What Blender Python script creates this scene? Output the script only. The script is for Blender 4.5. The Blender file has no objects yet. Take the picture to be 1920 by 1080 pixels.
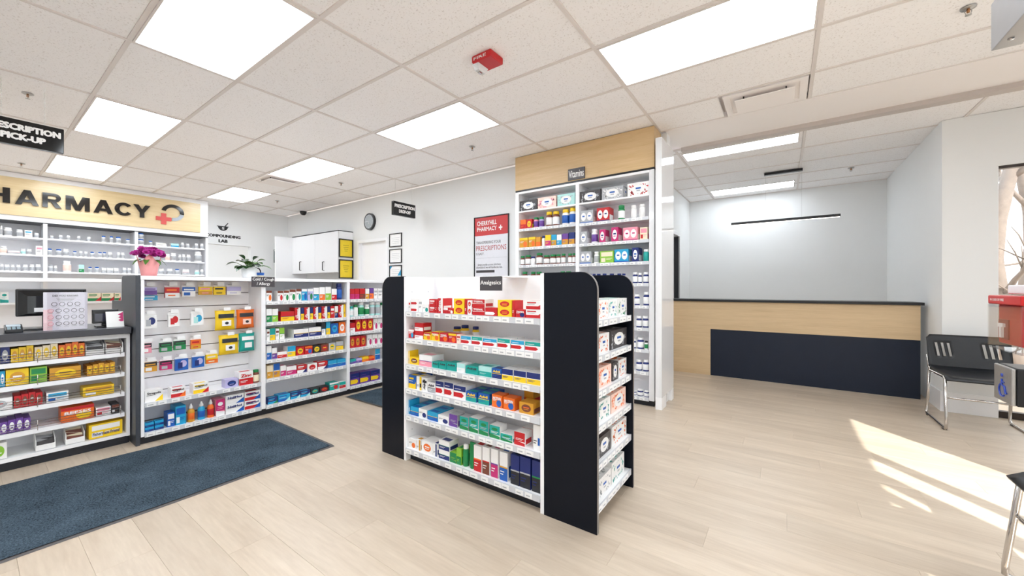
import bpy, math, random
from mathutils import Vector, Matrix
random.seed(7)
D = bpy.data; C = bpy.context.scene.collection; SC = bpy.context.scene
PI = math.pi
# ---------------------------------------------------------------- camera, world, sun, exposure
FPX = 723.0; YAW = math.atan(510 / FPX); EYE = 1.19; CEIL = 2.81
cam_d = D.cameras.new('camera'); cam = D.objects.new('camera', cam_d); C.objects.link(cam)
cam.location = (0, 0, EYE); cam.rotation_euler = (PI / 2, 0, YAW)
cam_d.lens = FPX / 1920 * 36; cam_d.sensor_width = 36; cam_d.clip_start = 0.02
SC.camera = cam
w = D.worlds.new('world'); SC.world = w; w.use_nodes = True
bg = w.node_tree.nodes['Background']; bg.inputs[0].default_value = (0.93, 0.96, 1.0, 1); bg.inputs[1].default_value = 3.0
sun_d = D.lights.new('sun', 'SUN'); sun = D.objects.new('sun', sun_d); C.objects.link(sun)
sun_d.energy = 9.5; sun_d.angle = math.radians(0.5); sun_d.color = (1, 0.97, 0.93)
SUN_TO = Vector((-0.64, 0.77, -0.745)).normalized()
sun.rotation_euler = SUN_TO.to_track_quat('-Z', 'Y').to_euler(); sun.location = (6, -6, 8)
PANEL = 9.0      # radiance of the ceiling light panels
SC.view_settings.view_transform = 'Standard'; SC.view_settings.look = 'None'
SC.view_settings.exposure = 0.27; SC.view_settings.gamma = 1.0; SC.view_settings.use_curve_mapping = False
SC.cycles.max_bounces = 10; SC.cycles.diffuse_bounces = 9; SC.cycles.transparent_max_bounces = 12
SC.cycles.use_denoising = True

# ---------------------------------------------------------------- measuring: pixel of the photo -> point on a known upright plane
FW = (-math.sin(YAW), math.cos(YAW)); RT = (math.cos(YAW), math.sin(YAW))
class Fr:
    """an upright front plane: axis 'Y' = plane y=p facing -y, axis 'X' = plane x=p facing +x. (u along, d depth behind, z)"""
    def __init__(s, axis, p): s.a = axis; s.p = p; s.rz = 0.0 if axis == 'Y' else PI / 2
    def w(s, u, d, z): return Vector((u, s.p + d, z)) if s.a == 'Y' else Vector((s.p - d, u, z))
    def px(s, x, y, d=0.0):
        k = (x - 960) / FPX; dx = FW[0] + RT[0] * k; dy = FW[1] + RT[1] * k
        if s.a == 'Y': t = (s.p + d) / dy; return dx * t, EYE - (y - 540) / FPX * t
        t = (s.p - d) / dx; return dy * t, EYE - (y - 540) / FPX * t

# ---------------------------------------------------------------- materials
def lin(c): return tuple(((v / 255) / 12.92 if v / 255 <= .04045 else ((v / 255 + .055) / 1.055) ** 2.4) for v in c)
MC = {}
def mat(name, rgb, rough=.5, metal=0., var=.04, scale=30., bump=0., emit=0., spec=.5, coat=0.):
    if name in MC: return MC[name]
    m = D.materials.new(name); m.use_nodes = True; nt = m.node_tree; N = nt.nodes; L = nt.links
    b = N['Principled BSDF']; col = lin(rgb)
    b.inputs['Roughness'].default_value = rough; b.inputs['Metallic'].default_value = metal
    b.inputs['Specular IOR Level'].default_value = spec; b.inputs['Coat Weight'].default_value = coat
    if emit:
        b.inputs['Base Color'].default_value = (*col, 1)
        b.inputs['Emission Color'].default_value = (*col, 1); b.inputs['Emission Strength'].default_value = emit
    else:
        g = N.new('ShaderNodeNewGeometry'); n = N.new('ShaderNodeTexNoise'); n.inputs['Scale'].default_value = scale; n.inputs['Detail'].default_value = 3
        L.new(g.outputs['Position'], n.inputs['Vector'])
        r = N.new('ShaderNodeMix'); r.data_type = 'RGBA'
        r.inputs[6].default_value = (*[max(0, v * (1 - var)) for v in col], 1); r.inputs[7].default_value = (*[min(1, v * (1 + var)) for v in col], 1)
        L.new(n.outputs['Fac'], r.inputs[0]); L.new(r.outputs[2], b.inputs['Base Color'])
        if bump:
            bm_ = N.new('ShaderNodeBump'); bm_.inputs['Strength'].default_value = bump; bm_.inputs['Distance'].default_value = .003
            L.new(n.outputs['Fac'], bm_.inputs['Height']); L.new(bm_.outputs[0], b.inputs['Normal'])
    MC[name] = m; return m
def wood(name, a, b2, axis, rough=.45, sc=1.0, streak=14., var=.5, island=False):
    m = D.materials.new(name); m.use_nodes = True; nt = m.node_tree; N = nt.nodes; L = nt.links
    b = N['Principled BSDF']; b.inputs['Roughness'].default_value = rough
    g = N.new('ShaderNodeNewGeometry'); oi = N.new('ShaderNodeObjectInfo')
    mp = N.new('ShaderNodeMapping'); s = [streak] * 3; s[axis] = .9; mp.inputs['Scale'].default_value = [v * sc for v in s]
    add = N.new('ShaderNodeVectorMath'); add.operation = 'ADD'
    rsum = N.new('ShaderNodeMath'); rsum.operation = 'ADD'; L.new(oi.outputs['Random'], rsum.inputs[0]); L.new(g.outputs['Random Per Island'], rsum.inputs[1])
    mul = N.new('ShaderNodeMath'); mul.operation = 'MULTIPLY'; mul.inputs[1].default_value = 37.0 if island else 0.0; L.new(rsum.outputs[0], mul.inputs[0])
    L.new(g.outputs['Position'], add.inputs[0]); L.new(mul.outputs[0], add.inputs[1]); L.new(add.outputs[0], mp.inputs['Vector'])
    n1 = N.new('ShaderNodeTexNoise'); n1.inputs['Scale'].default_value = 1.3; n1.inputs['Detail'].default_value = 6; n1.inputs['Distortion'].default_value = .6
    n2 = N.new('ShaderNodeTexNoise'); n2.inputs['Scale'].default_value = 9; n2.inputs['Detail'].default_value = 4
    L.new(mp.outputs[0], n1.inputs['Vector']); L.new(mp.outputs[0], n2.inputs['Vector'])
    mx = N.new('ShaderNodeMix'); mx.inputs[0].default_value = .35; L.new(n1.outputs['Fac'], mx.inputs[2]); L.new(n2.outputs['Fac'], mx.inputs[3])
    cr = N.new('ShaderNodeValToRGB'); cr.color_ramp.elements[0].position = .5 - var / 2; cr.color_ramp.elements[1].position = .5 + var / 2
    cr.color_ramp.elements[0].color = (*lin(a), 1); cr.color_ramp.elements[1].color = (*lin(b2), 1)
    L.new(mx.outputs[0], cr.inputs[0])
    if island:
        hs = N.new('ShaderNodeHueSaturation'); fr = N.new('ShaderNodeMath'); fr.operation = 'FRACT'; L.new(rsum.outputs[0], fr.inputs[0])
        mr = N.new('ShaderNodeMapRange'); mr.inputs[3].default_value = .94; mr.inputs[4].default_value = 1.05; L.new(fr.outputs[0], mr.inputs[0])
        L.new(mr.outputs[0], hs.inputs['Value']); L.new(cr.outputs[0], hs.inputs['Color']); L.new(hs.outputs[0], b.inputs['Base Color'])
    else: L.new(cr.outputs[0], b.inputs['Base Color'])
    bp = N.new('ShaderNodeBump'); bp.inputs['Strength'].default_value = .12; bp.inputs['Distance'].default_value = .002
    L.new(n2.outputs['Fac'], bp.inputs['Height']); L.new(bp.outputs[0], b.inputs['Normal'])
    MC[name] = m; return m
def carpet(name):
    m = D.materials.new(name); m.use_nodes = True; nt = m.node_tree; N = nt.nodes; L = nt.links
    b = N['Principled BSDF']; b.inputs['Roughness'].default_value = .95; b.inputs['Specular IOR Level'].default_value = .15
    g = N.new('ShaderNodeNewGeometry')
    n1 = N.new('ShaderNodeTexNoise'); n1.inputs['Scale'].default_value = 130; n1.inputs['Detail'].default_value = 3; n1.inputs['Roughness'].default_value = .8
    n2 = N.new('ShaderNodeTexNoise'); n2.inputs['Scale'].default_value = 5; n2.inputs['Detail'].default_value = 4
    for n in (n1, n2): L.new(g.outputs['Position'], n.inputs['Vector'])
    mx = N.new('ShaderNodeMix'); mx.inputs[0].default_value = .22; L.new(n1.outputs['Fac'], mx.inputs[2]); L.new(n2.outputs['Fac'], mx.inputs[3])
    cr = N.new('ShaderNodeValToRGB'); cr.color_ramp.elements[0].position = .36; cr.color_ramp.elements[1].position = .68
    cr.color_ramp.elements[0].color = (*lin((14, 24, 35)), 1); cr.color_ramp.elements[1].color = (*lin((92, 110, 124)), 1)
    L.new(mx.outputs[0], cr.inputs[0]); L.new(cr.outputs[0], b.inputs['Base Color'])
    bp = N.new('ShaderNodeBump'); bp.inputs['Strength'].default_value = .8; bp.inputs['Distance'].default_value = .006
    L.new(n1.outputs['Fac'], bp.inputs['Height']); L.new(bp.outputs[0], b.inputs['Normal'])
    return m
def tilemat(name):
    m = D.materials.new(name); m.use_nodes = True; nt = m.node_tree; N = nt.nodes; L = nt.links
    b = N['Principled BSDF']; b.inputs['Roughness'].default_value = .9; b.inputs['Specular IOR Level'].default_value = .1
    g = N.new('ShaderNodeNewGeometry'); oi = N.new('ShaderNodeObjectInfo')
    n1 = N.new('ShaderNodeTexNoise'); n1.inputs['Scale'].default_value = 95; n1.inputs['Detail'].default_value = 2
    L.new(g.outputs['Position'], n1.inputs['Vector'])
    cr = N.new('ShaderNodeValToRGB'); e = cr.color_ramp.elements
    e[0].position = .30; e[0].color = (*lin((226, 222, 220)), 1); e[1].position = .41; e[1].color = (*lin((250, 248, 248)), 1)
    L.new(n1.outputs['Fac'], cr.inputs[0])
    hs = N.new('ShaderNodeHueSaturation'); mr = N.new('ShaderNodeMapRange'); mr.inputs[3].default_value = .98; mr.inputs[4].default_value = 1.02
    L.new(oi.outputs['Random'], mr.inputs[0]); L.new(mr.outputs[0], hs.inputs['Value']); L.new(cr.outputs[0], hs.inputs['Color']); L.new(hs.outputs[0], b.inputs['Base Color'])
    bp = N.new('ShaderNodeBump'); bp.inputs['Strength'].default_value = .25; bp.inputs['Distance'].default_value = .002
    L.new(n1.outputs['Fac'], bp.inputs['Height']); L.new(bp.outputs[0], b.inputs['Normal'])
    return m
def glassmat(name, tint=(1, 1, 1), refl=1.45):
    m = D.materials.new(name); m.use_nodes = True; nt = m.node_tree; N = nt.nodes; L = nt.links
    N.remove(N['Principled BSDF']); out = N['Material Output']
    t = N.new('ShaderNodeBsdfTransparent'); t.inputs[0].default_value = (*tint, 1); gl = N.new('ShaderNodeBsdfGlossy'); gl.inputs['Roughness'].default_value = .02
    lw = N.new('ShaderNodeLayerWeight'); lw.inputs[0].default_value = .5; pw = N.new('ShaderNodeMath'); pw.operation = 'POWER'; pw.inputs[1].default_value = 4; L.new(lw.outputs['Facing'], pw.inputs[0])
    f = N.new('ShaderNodeMath'); f.operation = 'MULTIPLY_ADD'; f.inputs[1].default_value = .5; f.inputs[2].default_value = .04; L.new(pw.outputs[0], f.inputs[0]); mx = N.new('ShaderNodeMixShader')
    L.new(f.outputs[0], mx.inputs[0]); L.new(t.outputs[0], mx.inputs[1]); L.new(gl.outputs[0], mx.inputs[2]); L.new(mx.outputs[0], out.inputs[0])
    return m
WALL = mat('wall_paint', (234, 235, 235), .75, var=.01, scale=4)
CEILP = mat('ceiling_paint', (246, 241, 239), .8, var=.01, scale=4)
WHITE = mat('white_laminate', (243, 243, 245), .28, var=.01)
GLOSSW = mat('gloss_white_panel', (232, 232, 234), .06, var=.005, spec=.6)
GREYIN = mat('shelf_back_white', (243, 243, 246), .5, var=.01)
BLACK = mat('black_panel', (9, 14, 25), .5, var=.12, scale=60, spec=.2)
INSET = mat('inset_slate', (28, 36, 52), .45, var=.12, scale=8, spec=.3)
PANELG = mat('charcoal_panel', (56, 60, 68), .4, var=.1, scale=50)
KICK = mat('kick_board_black', (20, 25, 36), .35, var=.35, scale=45)
EDGE = mat('panel_edge_grey', (128, 122, 118), .4)
CHROME = mat('chrome', (205, 200, 196), .12, 1.0)
STEEL = mat('brushed_steel', (188, 186, 184), .35, .9, var=.1, scale=80)
BLKPL = mat('black_plastic', (22, 23, 27), .35, var=.1)
BLKGL = mat('black_gloss', (14, 14, 16), .08, var=.05)
SHELLB = mat('chair_shell_black', (26, 28, 33), .4, var=.15, scale=120)
TAGW = mat('price_tag_white', (240, 240, 240), .5)
RAILG = mat('price_rail_grey', (206, 208, 213), .3)
TBAR = mat('ceiling_grid_bar', (226, 219, 215), .5, var=.01)
DIFF = mat('light_diffuser', (238, 247, 255), .5, emit=PANEL)
LAMP = mat('pendant_led', (255, 250, 240), .5, emit=3.0)
OAK = wood('oak_laminate', (198, 164, 116), (222, 192, 148), 0, .4, streak=16)
OAKY = wood('oak_laminate_y', (214, 188, 140), (236, 214, 172), 1, .25, streak=14)
OAKR = wood('reception_oak', (196, 168, 130), (220, 194, 156), 0, .45, streak=16)
FLOORM = wood('oak_vinyl_plank', (176, 158, 138), (211, 196, 177), 0, .34, streak=8, island=True, var=.55)
CARPET = carpet('mat_carpet'); TILE = tilemat('ceiling_tile_mineral')
GLASS = glassmat('window_glass', (.97, .98, .97)); CLEAR = glassmat('clear_plastic', (.95, .95, .95), 1.3)
PAL = dict(R=(196, 26, 34), W=(242, 241, 240), N=(24, 42, 112), B=(26, 92, 178), C=(34, 160, 206), T=(18, 160, 150), G=(22, 132, 72), L=(142, 196, 62),
           Y=(244, 204, 28), O=(236, 112, 32), P=(104, 62, 148), K=(36, 38, 44), M=(196, 40, 112), I=(236, 150, 168), D=(212, 152, 40), S=(176, 178, 182),
           E=(240, 226, 196), V=(186, 180, 222), U=(120, 62, 44), A=(176, 226, 222), Z=(60, 56, 58), F=(250, 214, 200))
CN = dict(R='red', W='white', N='navy', B='blue', C='cyan', T='teal', G='green', L='lime', Y='yellow', O='orange', P='purple', K='black', M='magenta', I='pink',
          D='gold', S='silver', E='cream', V='lavender', U='brown', A='pale-aqua', Z='charcoal', F='peach')
def pm(c): return mat('print_' + CN[c].replace('-', '_'), PAL[c], .4, var=.03)

# ---------------------------------------------------------------- mesh helpers
class MB:
    def __init__(s, fr=None): s.v = []; s.f = []; s.m = []; s.mats = []; s.fr = fr; s.sm = []
    def mi(s, m):
        if m not in s.mats: s.mats.append(m)
        return s.mats.index(m)
    def pt(s, p): return tuple(s.fr.w(*p)) if s.fr else tuple(p)
    def faces(s, vs, fs, m, smooth=False):
        b = len(s.v); s.v += [s.pt(p) for p in vs]; k = s.mi(m)
        for f in fs: s.f.append([b + i for i in f]); s.m.append(k); s.sm.append(smooth)
        return s
    def box(s, x0, x1, y0, y1, z0, z1, m):
        x0, x1 = min(x0, x1), max(x0, x1); y0, y1 = min(y0, y1), max(y0, y1); z0, z1 = min(z0, z1), max(z0, z1)
        return s.faces([(x0, y0, z0), (x1, y0, z0), (x1, y1, z0), (x0, y1, z0), (x0, y0, z1), (x1, y0, z1), (x1, y1, z1), (x0, y1, z1)],
                       [(3, 2, 1, 0), (4, 5, 6, 7), (0, 1, 5, 4), (1, 2, 6, 5), (2, 3, 7, 6), (3, 0, 4, 7)], m)
    def prism(s, poly, axis, a, b, m):
        """poly of 2-D points (counter-clockwise), extruded along axis from a to b"""
        def P(q, t): return {0: (t, q[0], q[1]), 1: (q[0], t, q[1]), 2: (q[0], q[1], t)}[axis]
        n = len(poly); vs = [P(q, a) for q in poly] + [P(q, b) for q in poly]
        return s.faces(vs, [tuple(range(n)), tuple(range(2 * n - 1, n - 1, -1))] + [(i, i + n, (i + 1) % n + n, (i + 1) % n) for i in range(n)], m)
    def lathe(s, prof, m, c=(0, 0, 0), n=14, sx=1, sy=1):
        vs = []; fs = []
        for r, z in prof:
            for i in range(n):
                a = 2 * PI * i / n; vs.append((c[0] + r * sx * math.cos(a), c[1] + r * sy * math.sin(a), c[2] + z))
        for j in range(len(prof) - 1):
            for i in range(n): k = (i + 1) % n; fs.append((j * n + i, j * n + k, (j + 1) * n + k, (j + 1) * n + i))
        fs.append(tuple(range(n - 1, -1, -1))); fs.append(tuple((len(prof) - 1) * n + i for i in range(n)))
        return s.faces(vs, fs, m, True)
    def tube(s, pts, r, m, n=8, r1=None, closed=False):
        pts = [Vector(p) for p in pts]; vs = []; fs = []; L = len(pts)
        up = None
        for j, p in enumerate(pts):
            if closed: t = (pts[(j + 1) % L] - pts[j - 1]).normalized()
            else: t = (pts[min(j + 1, L - 1)] - pts[max(j - 1, 0)]).normalized()
            if up is None: up = t.orthogonal().normalized()
            up = (up - t * up.dot(t)); up = up.normalized() if up.length > 1e-5 else t.orthogonal().normalized()
            sd = t.cross(up); rr = r if r1 is None else r + (r1 - r) * j / max(1, L - 1)
            for i in range(n):
                a = 2 * PI * i / n; vs.append(tuple(p + (up * math.cos(a) + sd * math.sin(a)) * rr))
        for j in range(L if closed else L - 1):
            for i in range(n):
                k = (i + 1) % n; j2 = (j + 1) % L; fs.append((j * n + i, j * n + k, j2 * n + k, j2 * n + i))
        if not closed: fs.append(tuple(range(n - 1, -1, -1))); fs.append(tuple((L - 1) * n + i for i in range(n)))
        return s.faces(vs, fs, m, True)
    def mesh(s, name, off=(0, 0, 0)):
        me = D.meshes.new(name); me.from_pydata([(v[0] - off[0], v[1] - off[1], v[2] - off[2]) for v in s.v], [], s.f)
        for m in s.mats: me.materials.append(m)
        me.polygons.foreach_set('material_index', s.m); me.polygons.foreach_set('use_smooth', s.sm); me.update(); return me
    def build(s, name, parent=None, local=False, bevel=0, tag=None):
        """world-space geometry (or parent-local when local) -> one object with its origin at its base"""
        if local: org = Vector((0, 0, 0))
        else:
            xs = [v[0] for v in s.v]; ys = [v[1] for v in s.v]; zs = [v[2] for v in s.v]
            org = Vector(((min(xs) + max(xs)) / 2, (min(ys) + max(ys)) / 2, min(zs)))
        o = D.objects.new(name, s.mesh(name, org)); C.objects.link(o)
        if parent is not None: o.parent = parent; o.location = org - (WL(parent) if not local else Vector())
        else: o.location = org
        if bevel:
            b = o.modifiers.new('bevel', 'BEVEL'); b.width = bevel; b.segments = 2; b.limit_method = 'ANGLE'
        if tag: label(o, *tag)
        return o
def WL(o):
    p = Vector(o.location)
    while o.parent: o = o.parent; p += Vector(o.location)
    return p
def label(o, lab=None, cat=None, group=None, kind=None):
    if lab: o['label'] = lab
    if cat: o['category'] = cat
    if group: o['group'] = group
    if kind: o['kind'] = kind
    return o
def empty(name, loc, lab, cat, group=None, rz=0):
    o = D.objects.new(name, None); C.objects.link(o); o.location = loc; o.rotation_euler = (0, 0, rz); o.empty_display_size = .1
    return label(o, lab, cat, group)
def link(name, me, parent=None, loc=(0, 0, 0), scale=(1, 1, 1), rz=0, rot=None):
    o = D.objects.new(name, me); C.objects.link(o); o.location = loc; o.scale = scale; o.rotation_euler = rot or (0, 0, rz)
    if parent is not None: o.parent = parent
    return o
def struct(o): o['kind'] = 'structure'; return o
# lettering: a flat mesh of the built-in font, normalised to a unit box lying in the local XZ plane, facing -Y
TC = {}
def textmesh(s, m, bold=0.0, vertical=False, raw=False, extrude=0.0):
    key = (s, m.name, bold, vertical, raw, extrude)
    if key in TC: return TC[key]
    cu = D.curves.new('lettering', 'FONT'); cu.body = s; cu.size = 1; cu.resolution_u = 2;  cu.align_x = 'CENTER'; cu.fill_mode = 'FRONT'; cu.space_line = .9
    if extrude: cu.extrude = extrude; cu.fill_mode = 'BOTH'
    o = D.objects.new('lettering', cu); me = D.meshes.new_from_object(o); D.objects.remove(o)
    xs = [v.co.x for v in me.vertices]; ys = [v.co.y for v in me.vertices]
    x0, x1, y0, y1 = min(xs), max(xs), min(ys), max(ys)
    for v in me.vertices:
        x = (v.co.x - (x0 + x1) / 2); y = (v.co.y - y0); z = v.co.z
        if not raw: x /= (x1 - x0); y /= (y1 - y0)
        if vertical: x, y = -(y - .5), x + .5
        v.co = (x, -z, y)
    if bold:
        ax = bold / (x1 - x0) * 1.5; ay = bold / (y1 - y0) * 1.0
        if vertical: ax, ay = ay, ax
        vs = [tuple(v.co) for v in me.vertices]; fs = [tuple(p.vertices) for p in me.polygons]; V2 = []; F2 = []
        offs = [(0, 0)] + [(math.cos(i * PI / 4), math.sin(i * PI / 4)) for i in range(8)]
        for q, (ox_, oy_) in enumerate(offs):
            b_ = len(V2); V2 += [(x * (1 - ax * 2) + ox_ * ax, y - q * 1e-5, ay + z * (1 - 2 * ay) + oy_ * ay) for x, y, z in vs]; F2 += [tuple(b_ + i for i in f) for f in fs]
        me = D.meshes.new('lettering'); me.from_pydata(V2, [], F2)
    me.name = 'lettering'; me.materials.clear(); me.materials.append(m); TC[key] = me
    return me
def text(s, fr, u0, u1, z0, z1, m, d=-.002, parent=None, bold=.02, name='lettering', vertical=False):
    me = textmesh(s, m, bold, vertical)
    wp = fr.w((u0 + u1) / 2, d, z0)
    o = link(name, me, parent, wp - (WL(parent) if parent else Vector()), (abs(u1 - u0), 1, z1 - z0), fr.rz)
    return o

# ================================================================ SETTING
XW, XE, YS = -9.2, 2.6, -2.6        # far left wall, right storefront, wall behind the camera
YA = 4.22                            # long back wall (clock, poster)
# floor: planks along x
floor = MB().box(XW - 3.2, XE + .2, YS - .2, 8.1, -.12, -.012, mat('subfloor', (150, 130, 108), .8)).build('floor'); struct(floor)
PW, PL = .182, 1.22
def plank(mb, x0, y0, x1, y1):
    g = .0002; z = 0.0; b = .0007
    vs = [(x0 + g, y0 + g, -.012), (x1 - g, y0 + g, -.012), (x1 - g, y1 - g, -.012), (x0 + g, y1 - g, -.012),
          (x0 + g, y0 + g, z - b), (x1 - g, y0 + g, z - b), (x1 - g, y1 - g, z - b), (x0 + g, y1 - g, z - b),
          (x0 + g + b, y0 + g + b, z), (x1 - g - b, y0 + g + b, z), (x1 - g - b, y1 - g - b, z), (x0 + g + b, y1 - g - b, z)]
    mb.faces(vs, [(0, 1, 5, 4), (1, 2, 6, 5), (2, 3, 7, 6), (3, 0, 4, 7), (4, 5, 9, 8), (5, 6, 10, 9), (6, 7, 11, 10), (7, 4, 8, 11), (8, 9, 10, 11)], FLOORM)
near = []; far = MB(); pm_cache = {}
j = 0; y = YS
while y < 8.0:
    off = (j * 0.37) % 1 * PL; x = XW - 3.0 - off
    while x < XE:
        x0, x1, y1 = max(x, XW - 3.0), min(x + PL, XE), min(y + PW, 8.0)
        if x1 - x0 > .05:
            cx, cy = (x0 + x1) / 2, (y + y1) / 2
            dep = cx * FW[0] + cy * FW[1]; lat = cx * RT[0] + cy * RT[1]
            vis = dep > .9 and abs(lat) < dep * 1.33 + .7 and cy > -.6 and cx > -4.6 and dep < 6.2 and not (cx < -1.5 and cy > 4.3)
            if vis: near.append((dep * dep + lat * lat, x0, y, x1, y1))
            else: plank(far, x0, y, x1, y1)
        x += PL
    y += PW; j += 1
near.sort()
for i, (_, x0, y0, x1, y1) in enumerate(near):
    if i < 300:
        key = (round(x1 - x0, 3), round(y1 - y0, 3))
        if key not in pm_cache: mb = MB(); plank(mb, 0, 0, x1 - x0, y1 - y0); pm_cache[key] = mb.mesh('plank')
        link('plank', pm_cache[key], floor, Vector((x0, y0, 0)) - Vector(floor.location))
    else: plank(far, x0, y0, x1, y1)
o = far.build('distant_planks', floor); o['kind'] = 'stuff'

# walls
def wall(name, *boxes, m=WALL):
    mb = MB()
    for b in boxes: mb.box(*b, m)
    return struct(mb.build(name))
wall('wall_back', (XW, -6.512, YA, YA + .13, 0, CEIL), (-6.512, -5.60, YA, YA + .13, 2.07, CEIL), (-5.60, -1.0, YA, YA + .13, 0, CEIL))
wall('wall_left', (XW - .13, XW, YS, 2.55, 0, CEIL), (XW - .13, XW, 2.55, 3.47, 2.06, CEIL), (XW - .13, XW, 3.47, YA + .13, 0, CEIL))
wall('wall_behind', (XW - .13, XE + .13, YS - .13, YS, 0, CEIL))
wall('wall_nook_left', (-1.6, -1.46, YA + .13, 6.42, 0, CEIL), (-1.6, -1.46, 6.42, 6.98, 2.06, CEIL), (-1.6, -1.46, 6.98, 8.03, 0, CEIL))
wall('wall_nook_back', (-1.46, 1.38, 7.9, 8.03, 0, CEIL))
wall('wall_nook_right', (1.25, 1.38, 5.58, 7.9, 0, CEIL))
wall('wall_right_front', (1.25, 1.6, 5.45, 5.58, 0, CEIL), (1.6, XE + .13, 5.45, 5.58, 2.31, CEIL), (2.3, XE + .13, 5.45, 5.58, 0, 2.31))
# lab room behind the doorway
wall('wall_lab', (XW - 3.1, XW - 3.0, 1.3, 5.2, 0, CEIL), (XW - 3.0, XW - .13, 1.2, 1.3, 0, CEIL), (XW - 3.0, XW - .13, 5.1, 5.2, 0, CEIL))
struct(MB().box(XW - 3.1, XW - .13, 1.2, 5.2, CEIL, CEIL + .08, CEILP).build('ceiling_lab'))
dlab = struct(MB().box(-11.5, -11.46, 2.2, 3.05, 0, 2.05, WHITE).build('door_3', bevel=.003))
MB().box(-11.46, -11.42, 2.96, 2.99, .95, 1.1, BLKPL).build('door_handle', dlab)
# sunlit storefront on the right side (outside the frame) and front window
def frame_bars(mb, fr, u0, u1, z0, z1, t, dd, m):
    mb.box(u0, u0 + t, 0, dd, z0, z1, m).box(u1 - t, u1, 0, dd, z0, z1, m).box(u0 + t, u1 - t, 0, dd, z0, z0 + t, m).box(u0 + t, u1 - t, 0, dd, z1 - t, z1, m)
ALU = mat('window_frame_dark', (60, 52, 48), .4, .5)
win = MB(Fr('Y', 5.47)); win.box(1.6, 1.61, 0, .08, 0, 2.31, WHITE).box(2.26, 2.3, 0, .06, 0, 2.31, ALU).box(1.61, 2.26, 0, .06, 0, .06, ALU).box(1.61, 2.26, 0, .06, 2.285, 2.31, ALU)
win1 = struct(win.build('window_1'))
MB().box(1.612, 2.258, 5.495, 5.503, .062, 2.283, GLASS).build('pane', win1)
# right storefront wall: sill/header/mullions with two openings
XS = 2.42
wall('wall_right', (XS, XS + .15, 2.36, 5.45, 0, CEIL), (XS, XS + .15, YS, -.6, 0, CEIL), (XS, XS + .15, -.6, 2.36, 2.42, CEIL))
sf = MB()
for (a, b) in ((2.30, 2.36), (1.30, 1.38), (.86, .98), (.62, .68), (-.02, .1), (-.6, -.5)): sf.box(XS + .02, XS + .1, a, b, 0, 2.42, ALU)
sf.box(XS + .02, XS + .1, -.6, 2.36, 0, .06, ALU).box(XS + .02, XS + .1, -.6, 2.36, 2.38, 2.42, ALU)
win2 = struct(sf.build('window_2'))
for (a, b) in ((1.38, 2.30), (.98, 1.30), (.68, .86), (.1, .62), (-.5, -.02)): MB().box(XS + .055, XS + .063, a, b, .06, 2.38, GLASS).build('pane', win2)
# baseboards
def skirt(name, *boxes): mb = MB(); [mb.box(*b, WHITE) for b in boxes]; struct(mb.build(name, bevel=.002))
skirt('baseboard_right', (1.235, 1.25, 5.435, 5.87, 0, .19), (1.25, 1.6, 5.435, 5.45, 0, .19))
skirt('baseboard_nook', (1.235, 1.25, 6.5, 7.9, 0, .14), (-1.46, 1.235, 7.885, 7.9, 0, .14))
skirt('baseboard_back', (-5.60, -2.76, YA - .013, YA, 0, .12), (XW, -6.52, YA - .013, YA, 0, .12))
# door in the back wall, door in the nook
dr = struct(MB().box(-6.45, -5.66, YA + .06, YA + .1, .005, 2.02, WHITE).build('door_1', bevel=.002))
MB().box(-5.76, -5.73, YA + .0, YA + .06, .98, 1.0, CHROME).build('door_handle', dr)
tr = MB(); tr.box(-6.512, -6.45, YA - .012, YA + .1, 0, 2.07, WHITE).box(-5.66, -5.60, YA - .012, YA + .1, 0, 2.07, WHITE).box(-6.45, -5.66, YA - .012, YA + .1, 2.02, 2.07, WHITE)
struct(tr.build('trim_1', bevel=.002))
tr = MB(); tr.box(-1.47, -1.44, 6.36, 6.42, 0, 2.12, WHITE).box(-1.47, -1.44, 6.98, 7.04, 0, 2.12, WHITE).box(-1.47, -1.44, 6.42, 6.98, 2.06, 2.12, WHITE)
struct(tr.build('trim_2', bevel=.002))
dr = struct(MB().box(-1.56, -1.52, 6.43, 6.97, .005, 2.05, WHITE).build('door_2', bevel=.002))
MB().box(-1.52, -1.45, 6.90, 6.965, .005, 2.05, BLKPL).build('door_edge', dr)

# ceiling: grid bars with tiles
X0, XP, Y0, YP = -1.05, 1.2275, 2.452, .6115
YT = 4.16                                   # tiles stop, plain drywall bulkhead follows
mb = MB().box(XW - .1, XE + .1, YS - .1, 8.1, CEIL + .05, CEIL + .15, CEILP)
ceil = struct(mb.build('ceiling'))
MB().box(-1.0, XS, YT, 4.75, CEIL - .004, CEIL + .05, CEILP).build('drywall_bulkhead', ceil)
LIGHTS = []                                 # (x0,y0,ylen)
for (ci, yj) in ((0, 0), (-1, 0), (-2, 0), (-3, 0), (-5, 0), (-1, -3), (-3, -3), (-5, -3)): pass
def xl(i): return X0 + i * XP
xlines = [xl(i) for i in range(-7, 4)]
cells = []
LC = {}                                     # light cells (column, row)
for c, r in ((2, 0), (2, -3), (2, -6), (0, 0), (-2, 0), (-4, 0), (-6, 0), (-2, -3), (-4, -3), (-6, -3), (0, -3), (0, -6), (-2, -6), (-4, -6), (-6, -6)): LC[(c, r)] = 1  # window-side column continues the grid unseen, added to brighten the right side
gm = MB(); tilemeshes = {}
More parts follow.
